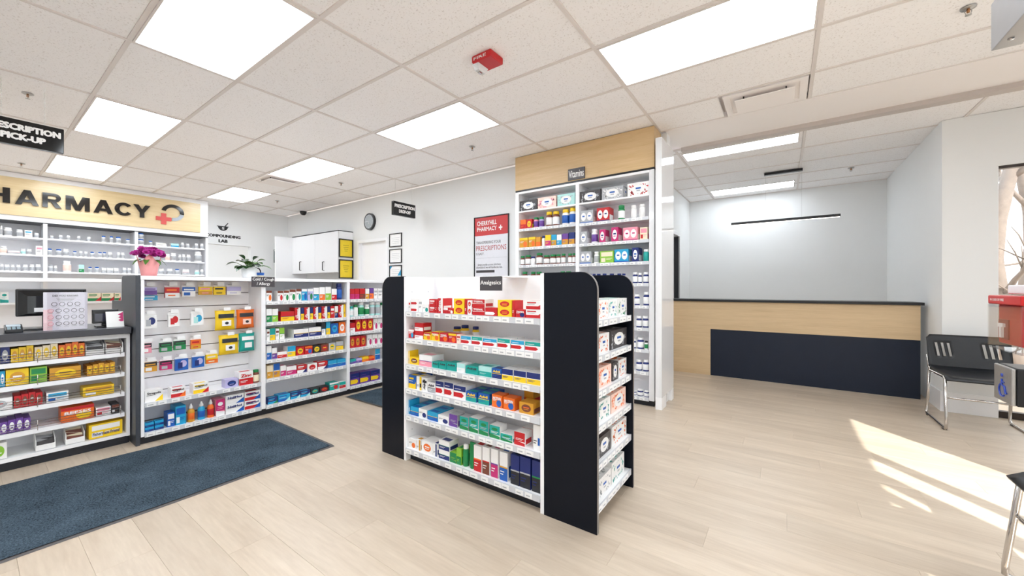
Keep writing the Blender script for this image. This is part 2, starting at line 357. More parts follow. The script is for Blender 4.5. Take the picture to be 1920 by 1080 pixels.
def tile(x0, x1, y0, y1, z=CEIL):
    g = .011; key = (round(x1 - x0, 3), round(y1 - y0, 3))
    if key not in tilemeshes:
        wx, wy = x1 - x0, y1 - y0; b = .004; mb = MB()
        vs = [(g, g, .02), (wx - g, g, .02), (wx - g, wy - g, .02), (g, wy - g, .02), (g, g, b + .004), (wx - g, g, b + .004), (wx - g, wy - g, b + .004), (g, wy - g, b + .004),
              (g + b, g + b, .004), (wx - g - b, g + b, .004), (wx - g - b, wy - g - b, .004), (g + b, wy - g - b, .004)]
        mb.faces(vs, [(0, 4, 5, 1), (1, 5, 6, 2), (2, 6, 7, 3), (3, 7, 4, 0), (4, 8, 9, 5), (5, 9, 10, 6), (6, 10, 11, 7), (7, 11, 8, 4), (11, 10, 9, 8)], TILE)
        tilemeshes[key] = mb.mesh('ceiling_tile')
    link('ceiling_tile', tilemeshes[key], ceil, Vector((x0, y0, z)) - Vector(ceil.location))
lights = []
def region(xa, xb, ya, yb, yref, lightcells):
    xs = sorted({xa, xb} | {x for x in xlines if xa + .05 < x < xb - .05})
    n0 = math.floor((ya - yref) / YP) - 1
    ys = sorted({ya, yb} | {yref + k * YP for k in range(n0, n0 + 40) if ya + .05 < yref + k * YP < yb - .05})
    for i in range(len(xs) - 1):
        for j2 in range(len(ys) - 1):
            xm, ym = (xs[i] + xs[i + 1]) / 2, (ys[j2] + ys[j2 + 1]) / 2
            c = math.floor((xm - X0) / XP); r = math.floor((ym - yref) / YP)
            if (c, r) in lightcells: lights.append((xs[i], xs[i + 1], ys[j2], ys[j2 + 1])); continue
            if yref == Y0 and c == 0 and ys[j2] > 3.6: tile(xs[i], -.45, ys[j2], ys[j2 + 1]); continue
            if yref == Y0 and c == -5 and r == 0: tile(xs[i], -6.57, ys[j2], ys[j2 + 1]); continue
            if abs(xm - xl(-4) + -XP / 2) < .3 and False: pass
            tile(xs[i], xs[i + 1], ys[j2], ys[j2 + 1])
    for x in xs: gm.box(x - .012, x + .012, ya, yb, CEIL - .002, CEIL + .02, TBAR)
    for y_ in ys: gm.box(xa, xb, y_ - .012, y_ + .012, CEIL - .0015, CEIL + .02, TBAR)
VENT = []
region(XW, XS, YS, YT, Y0, LC)
region(-1.46, XS, 4.85, 7.9, 4.97, {})
gm.build('grid_bar', ceil)['kind'] = 'stuff'
MB().box(-.97, XS, 4.75, 4.85, CEIL - .045, CEIL + .02, mat('track_beige', (196, 186, 180), .5)).build('trim_3')
struct(D.objects['trim_3'])
print('planks', len(near), 'lights', len(lights))
lights_n = [(-1.03, .15, 4.99, 5.33), (-1.03, .15, 7.17, 7.62)]
LL = {'0_0': 1}
def lightthing(x0, x1, y0, y1, lab):
    t = empty('ceiling_light', ((x0 + x1) / 2, (y0 + y1) / 2, CEIL - .01), lab, 'ceiling light', 'flat panel ceiling lights')
    g = .014; f = MB(); z0, z1 = CEIL - .006, CEIL + .02
    f.box(x0 + g, x1 - g, y0 + g, y0 + g + .012, z0, z1, TBAR).box(x0 + g, x1 - g, y1 - g - .012, y1 - g, z0, z1, TBAR)
    f.box(x0 + g, x0 + g + .012, y0 + g + .012, y1 - g - .012, z0, z1, TBAR).box(x1 - g - .012, x1 - g, y0 + g + .012, y1 - g - .012, z0, z1, TBAR)
    f.build('frame', t); g2 = g + .012
    MB().box(x0 + g2, x1 - g2, y0 + g2, y1 - g2, CEIL - .001, CEIL + .01, DIFF).build('diffuser', t)
NAMEL = {(0, 0): 'large panel light at the upper right, above the open floor', (-2, 0): 'panel light above the analgesics island, left of vitamins', (-4, 0): 'panel light beside the air vent near the back wall',
         (-6, 0): 'small far panel light above the compounding lab sign', (-2, -3): 'largest panel light at the top left of the photo', (-4, -3): 'panel light second nearest in the left row', (-6, -3): 'panel light just above the wooden pharmacy sign'}
for (x0, x1, y0, y1) in lights:
    c = math.floor(((x0 + x1) / 2 - X0) / XP); r = math.floor(((y0 + y1) / 2 - Y0) / YP)
    lightthing(x0, x1, y0, y1, NAMEL.get((c, r), 'panel light ' + ('beside' if r == 0 else 'overhead of' if r == -3 else 'behind') + ' the camera, over the ' + {2: 'window side, unseen added fill', 0: 'open floor', -2: 'shop middle', -4: 'counter side', -6: 'dispensary side'}.get(c, 'shop')))
lightthing(*lights_n[0], 'narrow panel light just behind the bulkhead in the reception nook')
lightthing(*lights_n[1], 'narrow panel light near the back wall of the reception nook')
lightthing(-11.2, -10.0, 2.4, 3.0, 'panel light inside the compounding lab, farther from the doorway')
lightthing(-10.9, -9.7, 3.6, 4.2, 'unseen added panel light brightening the compounding lab, right of the doorway')  # extra panel out of view, added to lift the grey doorway

# air vents
def vent(x0, x1, y0, y1, lab, iw=.085):
    t = empty('air_vent', ((x0 + x1) / 2, (y0 + y1) / 2, CEIL - .01), lab, 'air vent')
    f = MB(); xa, xb, ya, yb = x0 + .02, x1 - .02, y0 + .02, y1 - .02
    f.box(xa, xb, ya, yb, CEIL + .002, CEIL + .006, CEILP).build('backing_plate', t)
    f = MB(); f.box(xa, xb, ya, ya + .05, CEIL - .006, CEIL + .002, CEILP).box(xa, xb, yb - .05, yb, CEIL - .006, CEIL + .002, CEILP).box(xa, xa + .05, ya + .05, yb - .05, CEIL - .006, CEIL + .002, CEILP).box(xb - .05, xb, ya + .05, yb - .05, CEIL - .006, CEIL + .002, CEILP)
    f.build('vent_frame', t)
    MB().box(xa + iw, xb - iw, ya + .07, yb - .07, CEIL - .035, CEIL - .028, CEILP).build('plaque', t, bevel=.003)
    f = MB()
    for sx in (xa + iw + .06, xb - iw - .06): f.box(sx, sx + .01, ya + .1, ya + .11, CEIL - .03, CEIL + .002, BLKPL)
    f.build('bracket', t)

# ================================================================ PRODUCTS
ORD = ['first', 'second', 'third', 'fourth', 'fifth', 'sixth', 'seventh', 'eighth', 'ninth', 'tenth', 'eleventh', 'twelfth', 'thirteenth', 'fourteenth', 'fifteenth', 'sixteenth', 'seventeenth', 'eighteenth', 'nineteenth', 'twentieth']
UM = {}
def arc(cx, cz, rx, rz, n=16): return [(cx + rx * math.cos(2 * PI * i / n), cz + rz * math.sin(2 * PI * i / n)) for i in range(n)]
def carton_mesh(des, cols):
    key = ('c', des, cols)
    if key in UM: return UM[key]
    c = [pm(k) for k in cols] + [pm(cols[-1])] * 3
    wb = des == '1' and cols[-1] == 'W' and cols[0] != 'W'
    mb = MB().box(-.5, .5, 0, 1, 0, 1, pm('W') if wb else c[0]); T = -.004
    lay = [0]
    def rect(u0, u1, v0, v1, m):
        lay[0] += 1; t = T * lay[0]
        mb.faces([(u0 - .5, t, v0), (u1 - .5, t, v0), (u1 - .5, t, v1), (u0 - .5, t, v1)], [(0, 1, 2, 3)], m)
    def poly(p, m):
        lay[0] += 1; t = T * lay[0]; mb.faces([(a - .5, t, b) for a, b in p], [tuple(range(len(p)))], m)
    def lines(u0, u1, v, m, n=2):
        for i in range(n): rect(u0, u1 - .12 * i, v - .09 * i, v - .09 * i + .035, m)
    ink = pm('Z' if cols[0] in 'WEYASIVF' else 'W')
    if des == '0': rect(.1, .9, .62, .8, c[1]); lines(.1, .75, .42, ink)
    elif des == '1':
        if wb: rect(0, 1, 0, 1, c[0])
        rect(0, 1, 0, .45, c[1]); rect(0, 1, .45, .5, c[2]); lines(.1, .6, .3, c[0])
    elif des == '2': rect(.62, 1, 0, 1, c[1]); lines(.08, .55, .35, ink); rect(.66, .96, .2, .5, c[2])
    elif des == '3': poly(arc(.5, .5, .34, .34), c[1]); rect(.3, .7, .5, .6, c[2]); rect(.32, .66, .36, .42, c[0])
    elif des == '4': rect(0, 1, .6, 1, c[1]); poly([(0, .12), (.7, .12), (.85, .3), (.7, .48), (0, .48)], c[2]); lines(.1, .6, .74, c[0], 1)
    elif des == '5': rect(0, 1, .78, 1, c[1]); poly(arc(.68, .34, .24, .28), c[2]); lines(.08, .5, .6, ink)
    elif des == '6': poly(arc(.27, .52, .2, .32), c[1]); poly(arc(.73, .52, .2, .32), c[1]); rect(.18, .36, .5, .6, c[2]); rect(.64, .82, .5, .6, c[2]); rect(0, 1, 0, .1, c[2])
    elif des == '7': rect(0, 1, 0, .36, c[1]); poly([(.55, 0), (1, 0), (1, .55)], c[2]); rect(0.08, .7, .7, .84, c[1]); lines(.08, .6, .55, ink, 1)
    elif des == '8': rect(0, 1, .3, 1, c[1]); poly(arc(.5, .72, .3, .12), c[2]); lines(.15, .85, .5, c[0]); poly([(0, 0), (1, 0), (1, .22), (0, .34)], c[2])
    elif des == '9': rect(.08, .92, .55, .9, c[1]); rect(.08, .4, .1, .42, c[2]); lines(.46, .9, .36, c[1])
    # a band on the side and top so the pack also reads from an angle
    mb.faces([(.504, 0.1, .1), (.504, .9, .1), (.504, .9, .5), (.504, .1, .5)], [(0, 1, 2, 3)], c[1])
    if des in '127' and not wb: mb.faces([(-.35, .15, 1.004), (.35, .15, 1.004), (.35, .6, 1.004), (-.35, .6, 1.004)], [(0, 1, 2, 3)], c[1])
    UM[key] = mb.mesh('carton'); return UM[key]
def bottle_meshes(shape, cols):
    key = ('b', shape, cols)
    if key in UM: return UM[key]
    body, cap, lab = (pm(k) for k in (cols + cols[-1] * 3)[:3])
    if shape == 'b':   # tablet bottle
        b = MB().lathe([(.46, 0), (.5, .02), (.5, .68), (.44, .76), (.34, .79), (.34, .82)], body)
        c = MB().lathe([(.42, .80), (.43, .81), (.43, .97), (.40, 1.0)], cap)
        l = MB().lathe([(.505, .12), (.507, .12), (.507, .62), (.505, .62)], lab)
    elif shape == 's': # mouthwash / spray bottle with a slim nozzle
        b = MB().lathe([(.46, 0), (.5, .03), (.47, .3), (.5, .56), (.42, .66), (.24, .72), (.22, .76)], body)
        c = MB().lathe([(.27, .74), (.27, .86), (.16, .88), (.13, 1.0)], pm('W'))
        l = MB().lathe([(.47, .14), (.49, .14), (.478, .3), (.505, .5), (.49, .5)], lab)
    elif shape == 'u': # upright tube standing on its cap
        b = MB().faces([(-.5, -.06, 1), (.5, -.06, 1), (.5, .06, 1), (-.5, .06, 1), (-.36, -.36, .14), (.36, -.36, .14), (.36, .36, .14), (-.36, .36, .14)],
                       [(0, 1, 2, 3), (4, 5, 1, 0), (5, 6, 2, 1), (6, 7, 3, 2), (7, 4, 0, 3), (7, 6, 5, 4)], body)
        c = MB().lathe([(.40, 0), (.42, .01), (.42, .14), (.36, .15)], cap)
        l = MB().faces([(-.3, -.21, .7), (-.25, -.34, .3), (.25, -.34, .3), (.3, -.21, .7)], [(0, 1, 2, 3)], lab)
    out = (b.mesh('bottle'), c.mesh('cap'), l.mesh('label')); UM[key] = out; return out
def bag_mesh(cols):
    key = ('g', cols)
    if key in UM: return UM[key]
    c = [pm(k) for k in (cols + cols[-1] * 3)[:3]]; n = 8; vs = []; fs = []
    for sgn in (-1, 1):
        for j in range(n + 1):
            for i in range(n + 1):
                u, v = i / n, j / n; t = (max(0, math.sin(PI * u)) * max(0, math.sin(PI * v))) ** .45 * .45
                pin = .03 * math.sin(PI * v) if u in (0, 1) else 0
                vs.append((u - .5 + (pin if u == 0 else -pin), .5 + sgn * (t + .02) - (.03 * math.sin(u * 9 + v * 5) * (sgn < 0)), v))
    N1 = (n + 1) ** 2
    for j in range(n):
        for i in range(n):
            a = j * (n + 1) + i; fs.append((a, a + 1, a + n + 2, a + n + 1)); fs.append((N1 + a, N1 + a + n + 1, N1 + a + n + 2, N1 + a + 1))
    rim = [(j_ * (n + 1)) for j_ in range(n + 1)]
    mb = MB().faces(vs, fs, c[0], True)
    k = [i * 1 for i in range(n + 1)]
    for lo, hi in ((0, 1), (n * (n + 1), n * (n + 1) + 1)):
        for i in range(n): a = lo + i; mb.f.append([a, a + N1, a + N1 + 1, a + 1]); mb.m.append(0); mb.sm.append(False)
    for col in (0, n):
        for j_ in range(n): a = j_ * (n + 1) + col; mb.f.append([a, a + n + 1, a + n + 1 + N1, a + N1]); mb.m.append(0); mb.sm.append(False)
    y = -.035
    mb.faces([(-.38, .05, .62), (.38, .05, .62), (.38, .05, .82), (-.38, .05, .82)], [(0, 1, 2, 3)], c[1])
    mb.faces([(-.38, y, .62), (.38, y, .62), (.36, .02, .82), (-.36, .02, .82)], [(0, 1, 2, 3)], c[1])
    mb.faces([(-.22, y - .01, .22), (.24, y - .01, .22), (.24, y - .01, .5), (-.22, y - .01, .5)], [(0, 1, 2, 3)], c[2])
    mb.faces([(a - .5, y - .02, b) for a, b in arc(.52, .36, .1, .07, 10)], [tuple(range(10))], c[1])
    UM[key] = mb.mesh('bag'); return UM[key]
def pack_mesh(cols, des):   # a flat blister card or small sachet box hanging from a peg
    key = ('h', cols, des)
    if key in UM: return UM[key]
    c = [pm(k) for k in (cols + cols[-1] * 3)[:3]]
    mb = MB().box(-.5, .5, .1, .9, 0, .86, c[0]).box(-.5, .5, .45, .55, .86, 1, pm('W'))
    def rect(u0, u1, v0, v1, m, t): mb.faces([(u0, t, v0), (u1, t, v0), (u1, t, v1), (u0, t, v1)], [(0, 1, 2, 3)], m)
    if des == '0': rect(-.5, .5, 0, .4, c[1], .08); rect(-.4, .3, .55, .72, c[2], .07); rect(-.3, .2, .15, .24, c[2], .06)
    elif des == '1': rect(-.5, .5, .5, .86, c[1], .08); rect(-.38, .38, .58, .7, c[0], .07); rect(-.38, .1, .1, .38, c[2], .06)
    else: mb.faces([(a - .5, .07, b) for a, b in arc(.62, .5, .26, .26)], [tuple(range(16))], c[1]); rect(-.3, .05, .15, .6, c[2], .06)
    UM[key] = mb.mesh('pack'); return UM[key]
def tissue_mesh(cols):
    key = ('t', cols)
    if key in UM: return UM[key]
    c = [pm(k) for k in (cols + cols[-1] * 3)[:3]]; mb = MB().box(-.5, .5, 0, 1, 0, 1, c[0]); rnd = random.Random(hash(cols) % 99)
    rnd = random.Random(sum(map(ord, cols)))
    for i in range(46):   # printed sprigs on front and top
        a, b = rnd.uniform(.04, .9), rnd.uniform(.05, .85); s_ = rnd.uniform(.03, .075); q = rnd.uniform(0, PI)
        tri = [(a + s_ * math.cos(q + t), b + 1.8 * s_ * math.sin(q + t)) for t in (0, 2.4, 3.6)]
        if s_ < a < 1 - s_ and 2 * s_ < b < 1 - 2 * s_: mb.faces([(x - .5, -.003, z) for x, z in tri], [(0, 1, 2)], c[1]); mb.faces([(.503, x, z) for x, z in tri], [(0, 1, 2)], c[1]); mb.faces([(x - .5, z, 1.003) for x, z in tri], [(0, 1, 2)], c[1])
    mb.faces([(a - .5, -.006, b) for a, b in arc(.5, .5, .3, .34, 20)], [tuple(range(20))], pm('W'))
    mb.faces([(a - .5, -.009, b) for a, b in [(.38, .5), (.62, .5), (.62, .62), (.38, .62)]], [(0, 1, 2, 3)], pm('B'))
    mb.faces([(a - .5, -.009, b) for a, b in [(.42, .34), (.58, .34), (.58, .42), (.42, .42)]], [(0, 1, 2, 3)], pm('S'))
    mb.faces([(.506, a, b) for a, b in arc(.5, .5, .3, .34, 20)], [tuple(range(20))], pm('W'))
    mb.faces([(.509, a, b) for a, b in [(.38, .5), (.62, .5), (.62, .62), (.38, .62)]], [(0, 1, 2, 3)], pm('B'))
    mb.faces([(a - .5, b, 1.006) for a, b in arc(.5, .5, .3, .2, 20)], [tuple(range(20))], c[2])
    UM[key] = mb.mesh('tissue_box'); return UM[key]
NOUN = dict(c='carton', b='bottle', s='spray bottle', u='tube', g='bag', h='hanging pack', t='tissue box')
OBJN = dict(c='medicine_carton', b='pill_bottle', s='mouthwash_bottle', u='cream_tube', g='lozenge_bag', h='hanging_pack', t='tissue_box')
CATN = dict(c='box', b='bottle', s='bottle', u='tube', g='bag', h='package', t='tissue box')
def colword(kind, cols):
    if kind in 'bsu': return f'{CN[cols[0]]} bottle'.replace(' bottle', '') + (f' {CN[cols[1]]}-capped' if len(cols) > 1 else '')
    cs = []
    for k in cols:
        if CN[k] not in cs: cs.append(CN[k])
    return ' and '.join(cs[:2])
def item(kind, des, cols, txt, fr, u0, u1, z0, z1, d, dep, lab, group):
    wdt = max(.012, u1 - u0 - .002); h = max(.012, z1 - z0); uc = (u0 + u1) / 2
    loc = fr.w(uc, d, z0)
    if kind == 'c': o = link(OBJN[kind], carton_mesh(des, cols), None, loc, (wdt, dep, h), fr.rz)
    elif kind == 't': o = link(OBJN[kind], tissue_mesh(cols), None, loc, (wdt, dep, h), fr.rz)
    elif kind == 'g': o = link(OBJN[kind], bag_mesh(cols), None, loc, (wdt, dep, h), fr.rz)
    elif kind == 'h': o = link(OBJN[kind], pack_mesh(cols, des), None, loc, (wdt, dep, h), fr.rz)
    else:
        b, c, l = bottle_meshes(kind, cols); loc = fr.w(uc, d + wdt / 2, z0)
        o = link(OBJN[kind], b, None, loc, (wdt, wdt, h), fr.rz); link('cap', c, o); link('label', l, o)
    label(o, lab, CATN[kind], group)
    if txt:
        vert = txt[0] == '|'; ink = {'w': 'W', 'k': 'Z', 'r': 'R', 'b': 'N', 'y': 'Y', 'g': 'G', 'o': 'O'}[txt[1 if vert else 0]]; s_ = txt[2 if vert else 1:]
        me = textmesh(s_, pm(ink), .03, vert)
        yy = -.04 if kind in 'cth' else -.12
        if vert: link('lettering', me, o, (0, yy, .12), (.38, 1, .76))
        else: link('lettering', me, o, (0, yy, .60 if kind != 'g' else .63), (.78, 1, .24 if kind != 'g' else .16))
    return o
def row(fr, zs, ox, oy, sc, rowname, items, d=.02, maxdep=.2, bottoms=None, lim=None):
    """items 'x0,x1,top,kind[design][*stack][/rows],COLS[,text]' in crop pixels; placed on the shelf zs of plane fr"""
    its = [i.strip() for i in items.split(';') if i.strip()]; n = len(its)
    if 'dispensary bay' in rowname: b_ = 1 if 'left' in rowname else 2 if 'middle' in rowname else 3; lim = (us[b_] + .022, us[b_ + 1] - .022)
    for k, it in enumerate(its):
        p = it.split(','); x0, x1, top = (float(v) for v in p[:3]); kd = p[3]; cols = p[4]; txt = p[5] if len(p) > 5 else None
        st = int(kd.split('*')[1][0]) if '*' in kd else 1; rw = int(kd.split('/')[1][0]) if '/' in kd else 1
        bd = .0
        if '@' in kd: bd = float(kd.split('@')[1]) / 100
        kind = kd[0]; des = kd[1] if len(kd) > 1 and kd[1].isdigit() else '0'
        u0, _ = fr.px(ox + x0 / sc, 0, d + bd); u1, _ = fr.px(ox + x1 / sc, 0, d + bd); _, zt = fr.px(ox + (x0 + x1) / 2 / sc, oy + top / sc, d + bd)
        lim = lim or LIM.get(next((q for q in LIM if q in rowname), None), (-99, 99))
        u0 = max(u0, lim[0] + .001); u1 = min(u1, lim[1] - .001); H = zt - zs; wd = u1 - u0
        if wd < .008: continue
        dep = min(maxdep / rw - .004, max(.045, min(.16, max(wd, H / st) * .9)) if rw == 1 else .075)
        if kind in 'bsu': dep = wd
        pos = ORD[k] if k < len(ORD) else 'next'
        if k == n - 1 and n > 1: pos = 'last'
        for s_ in range(st):
            for r_ in range(rw):
                extra = ''
                if st > 1: extra += (', lower of pair' if s_ == 0 else ', upper of pair')
                if r_: extra += ', hidden behind' if r_ == 1 else ', rearmost'
                lab = f'{colword(kind, cols)} {NOUN[kind]}{extra}, {pos} from left, {rowname}'
                if pos == 'last': lab = lab.replace('last from left', 'rightmost')
                if kind in 'bsu' and len(lab.split()) > 16: lab = lab.replace(' from left', '')
                item(kind, des, cols, txt if r_ == 0 else None, fr, u0, u1, zs + H * s_ / st + .0005, zs + H * (s_ + 1) / st, d + bd + r_ * (dep + .003), dep, lab, f'{NOUN[kind]}s on the {rowname}')

LIM = {'end shelf': (1.772, 2.287), 'analgesics island': (-2.127, -1.053), 'island shelf': (-2.127, -1.053), 'middle cold': (1.604 + .019, 2.462 - .019), 'right cold': (2.462 + .019, 3.339), 'under the pegs': (.785, 1.585),
       'left vitamins': (-2.684, -1.914), 'right vitamins': (-1.870, -1.106)}
# shelf with price rail and tags
def shelf(parent, fr, u0, u1, z, depth, seed=0, rail=True, slope=0, m=WHITE, th=.018):
    s = MB(fr).box(u0, u1, .0, depth, z - th, z, m).build('shelf', parent)
    if rail:
        MB(fr).box(u0, u1, -.006, 0, z - .032, z + .002, RAILG).build('price_rail', s)
        rnd = random.Random(seed); t = MB(fr); u = u0 + .01
        while u < u1 - .06:
            w_ = rnd.choice((.045, .05, .05, .055)); t.box(u, u + w_, -.008, -.006, z - .030, z - .002, TAGW)
            t.box(u + .008, u + w_ * .7, -.0085, -.008, z - .02, z - .014, pm('S')); u += w_ + rnd.choice((.004, .012, .03, .045))
        o = t.build('price_tags', s); o['kind'] = 'stuff'
    return s

# ================================================================ THE ANALGESICS ISLAND
IY = 1.75; fi = Fr('Y', IY); IX0, IX1 = -2.15, -1.03; ITOP = 1.268
isl = empty('gondola_shelf', (-1.6, 2.0, 0), 'free-standing white shelf island with black end panels in the middle of the floor', 'shelving')
SH = [1.027, .845, .667, .50, .318, .09]
MB(fi).box(IX0, IX0 + .022, 0, .56, 0, ITOP, WHITE).build('side_panel', isl, bevel=.001)
MB(fi).box(IX1 - .022, IX1, 0, .56, 0, ITOP, WHITE).build('side_panel', isl, bevel=.001)
MB(fi).box(IX0 + .022, IX1 - .022, .27, .29, .0, ITOP, GREYIN).build('back_panel', isl)
MB(fi).box(IX0 + .022, IX1 - .022, .04, .055, 0, .058, KICK).build('kick_board', isl)
for i, z in enumerate(SH): shelf(isl, fi, IX0 + .023, IX1 - .023, z, .265 if i > 2 else .25, i)
pins = MB(fi)
for z in [k * .06 + .14 for k in range(18)]: pins.box(IX0 + .022, IX0 + .0228, .05, .056, z, z + .006, pm('S')).box(IX0 + .022, IX0 + .0228, .2, .206, z, z + .006, pm('S'))
pins.build('pin_holes', isl)['kind'] = 'stuff'
def rounded(u0, u1, z1, r, side):   # upright panel outline, one rounded upper corner
    pts = [(u0, 0), (u1, 0)]
    if side > 0: pts += [(u1 - r + r * math.cos(a), z1 - r + r * math.sin(a)) for a in [i * PI / 16 for i in range(9)]] + [(u0, z1)]
    else: pts += [(u1, z1)] + [(u0 + r + r * math.cos(a), z1 - r + r * math.sin(a)) for a in [PI / 2 + i * PI / 16 for i in range(9)]]
    return pts
def endpanel(y0, u0, u1, side):
    o = MB().prism(rounded(u0, u1, ITOP + .002, .09, side), 1, y0, y0 + .02, BLACK).build('end_panel', isl, bevel=.001)
    e = MB()
    pts = rounded(u0, u1, ITOP + .0025, .0905, side)
    pp = pts[1:11] if side > 0 else pts[2:] + [pts[0]]
    poly = [(p[0] + (.0015 if side > 0 else -.0015), p[1] + .001) for p in pp]
    for a, b in zip(poly[:-1], poly[1:]):
        e.faces([(a[0], y0, a[1]), (b[0], y0, b[1]), (b[0], y0 + .02, b[1]), (a[0], y0 + .02, a[1])], [(0, 1, 2, 3)], EDGE)
    e.build('edge_band', o)
endpanel(IY, IX1 + .001, -.735, 1); endpanel(IY + .54, IX1 + .001, -.735, 1)
endpanel(IY, -2.39, IX0 - .001, -1); endpanel(IY + .54, -2.39, IX0 - .001, -1)
fe = Fr('X', -.75)
MB(fe).box(IY + .02, IY + .54, .26, .279, 0, ITOP, BLACK).build('back_panel', isl)
for i, z in enumerate([1.028, .851, .676, .501, .317, .111]): shelf(isl, fe, IY + .022, IY + .538, z, .255, 20 + i)
MB().box(-2.17, -2.152, IY + .02, IY + .54, 0, ITOP, BLACK).build('back_panel', isl)
sg = fi.px(901, 519), fi.px(942, 545)
sp = MB(fi).box(sg[0][0], sg[1][0], -.006, 0, sg[1][1], sg[0][1], mat('sign_charcoal', (72, 68, 72), .4)).build('sign_plate', isl); sp['label'] = 'small charcoal sign reading Analgesics'
text('Analgesics', fi, sg[0][0] + .005, sg[1][0] - .005, sg[1][1] + .028, sg[0][1] - .022, pm('W'), -.0075, sp, .012)
MB(fi).box(sg[0][0], sg[1][0], -.006, .27, sg[0][1] - .002, sg[0][1] + .002, WHITE).build('sign_bracket', isl)
R5 = (740, 510, 4.91); R6 = (740, 720, 4.5)
row(fi, SH[0], *R5, 'top shelf of analgesics island', '''
100,146,262,c0,WR; 150,216,246,c4*2,WWR; 219,254,250,c0,WS; 257,312,300,c5,WWT; 318,372,250,c0*2,RW,wTYLENOL; 374,394,252,c2,RR; 396,444,242,c2,RW,|wTYLENOL;
449,490,330,c4,RWR; 492,540,335,c5,RRW; 544,640,246,c3*2,YRO; 645,668,250,c2,RR; 670,708,262,c3*2,WRO; 716,830,252,c1*2,RRW,wTYLENOL; 834,942,330,c4,RRW;
948,1078,257,c3*2,YRO; 1082,1108,262,c2,RR; 1112,1204,347,c5,RRN,wTYLENOL; 1208,1345,264,c7*2,WRR''', maxdep=.12)
row(fi, SH[1], *R5, 'second shelf of analgesics island', '''
100,178,528,c5,RWC,wTYLENOL; 184,262,470,c1*2,RWR; 266,334,560,c5,YRO,wTYLENOL; 337,412,553,c5,YRO,wTYLENOL; 415,490,562,c5,RRO,wTYLENOL; 494,566,568,c5,RYO; 569,606,575,c0,FR;
610,702,592,c4,WCR; 708,806,598,c4,WTR; 811,940,616,c4,WCR; 946,1062,616,c4/2,WTR; 1070,1192,632,c4,WCR; 1200,1345,646,c4,WTR''', maxdep=.2)
row(fi, SH[1], *R5, 'second island shelf rear', '''520,580,505,b@14,YNW; 592,652,492,b@14,YNW; 700,752,505,b@14,YNW''')
row(fi, SH[2], *R5, 'third shelf of analgesics island', '''
102,135,724,c2,YW; 138,222,785,c3,YUW; 226,342,766,c1,WIP; 345,404,828,c1,TT,kAdvil; 408,474,832,c1,TT,kAdvil; 478,568,838,c1,TT,kAdvil; 572,648,842,c1,AW; 652,768,868,c1,TT,kAdvil;
772,892,872,c1,AT; 896,982,890,c1,BNY,yAdvil; 986,1090,895,c1/2,NYW; 1096,1210,912,c1/2,NYW; 1214,1345,930,c1,NYW''', maxdep=.24)
row(fi, SH[3], *R5, 'fourth shelf of analgesics island', '''
104,196,950,c7/2,BYY; 200,248,962,c2,WYK; 252,300,975,c0,WKK,|kAdvil; 304,372,1018,c1,WSK,kAdvil; 377,453,1008,c4,WNR; 456,540,1020,c4,WNR''', maxdep=.2)
row(fi, SH[3], *R6, 'fourth island shelf right half', '''
497,600,18,c4,WNR; 603,690,66,c1/2,BTY,yAdvil; 705,798,82,c1/2,BTY,yAdvil; 820,908,92,c5,OOB,wMOTRIN; 916,1012,118,c5,OOB,wMOTRIN; 1050,1170,158,c3,DUO''', maxdep=.22)
row(fi, SH[3], *R6, 'fourth island shelf rear', '''1092,1172,50,c1@12,DR''')
row(fi, SH[4], *R6, 'fifth shelf of analgesics island', '''
100,130,135,c2,CBW; 133,200,196,c1/3,CBY; 203,272,212,c5/3,WWN; 276,362,238,c1/2,CBY; 366,456,268,c5/2,WWN; 460,530,258,c8,SPP; 548,622,278,c8,STG; 628,705,288,c8,WTG; 710,790,312,c8,STG; 800,888,352,c8,WTG;
893,994,424,c8,WTG; 1008,1100,408,c8/3,WRR; 1168,1230,348,c2,WWB''', maxdep=.24)
row(fi, SH[5], *R6, 'bottom shelf of analgesics island', '''
92,180,458,c5,WWO; 182,218,470,c2,WD; 228,322,490,c3,WOW; 324,356,505,c2,WN; 372,462,482,c1*2,WNG; 466,520,580,c8,LGG; 522,562,545,c1,LG; 566,606,515,b,GWG; 620,664,500,u,GGG; 667,732,522,c1,WRO; 740,800,536,c1,WUR; 812,872,552,c1,WMP;
886,952,578,c1,WBD; 978,1053,602,c1,NKS; 1057,1146,620,c1,NKS; 1158,1230,650,c1,NKG''', maxdep=.2)
# tissue boxes on the right-hand end shelves
R7 = (1000, 500, 2.079)
for z, rn, its in ((1.028, 'top', '252,292,130,t,WOO; 294,328,128,t,WTA; 331,372,122,t,WGA'), (.851, 'second', '252,296,260,t,WOF; 300,364,244,t,ZSK'), (.676, 'third', '252,304,388,t,FOW; 308,330,372,t,ZSU; 333,363,360,t,WOO'),
                   (.501, 'fourth', '252,300,518,t,WTA; 304,360,484,t,FOW'), (.317, 'fifth', '250,302,655,t,ZSK; 306,363,606,t,WOO'), (.111, 'bottom', '252,302,812,t,WSS; 306,354,745,t,WTG')):
    row(fe, z, *R7, f'{rn} end shelf of island', its, maxdep=.22)
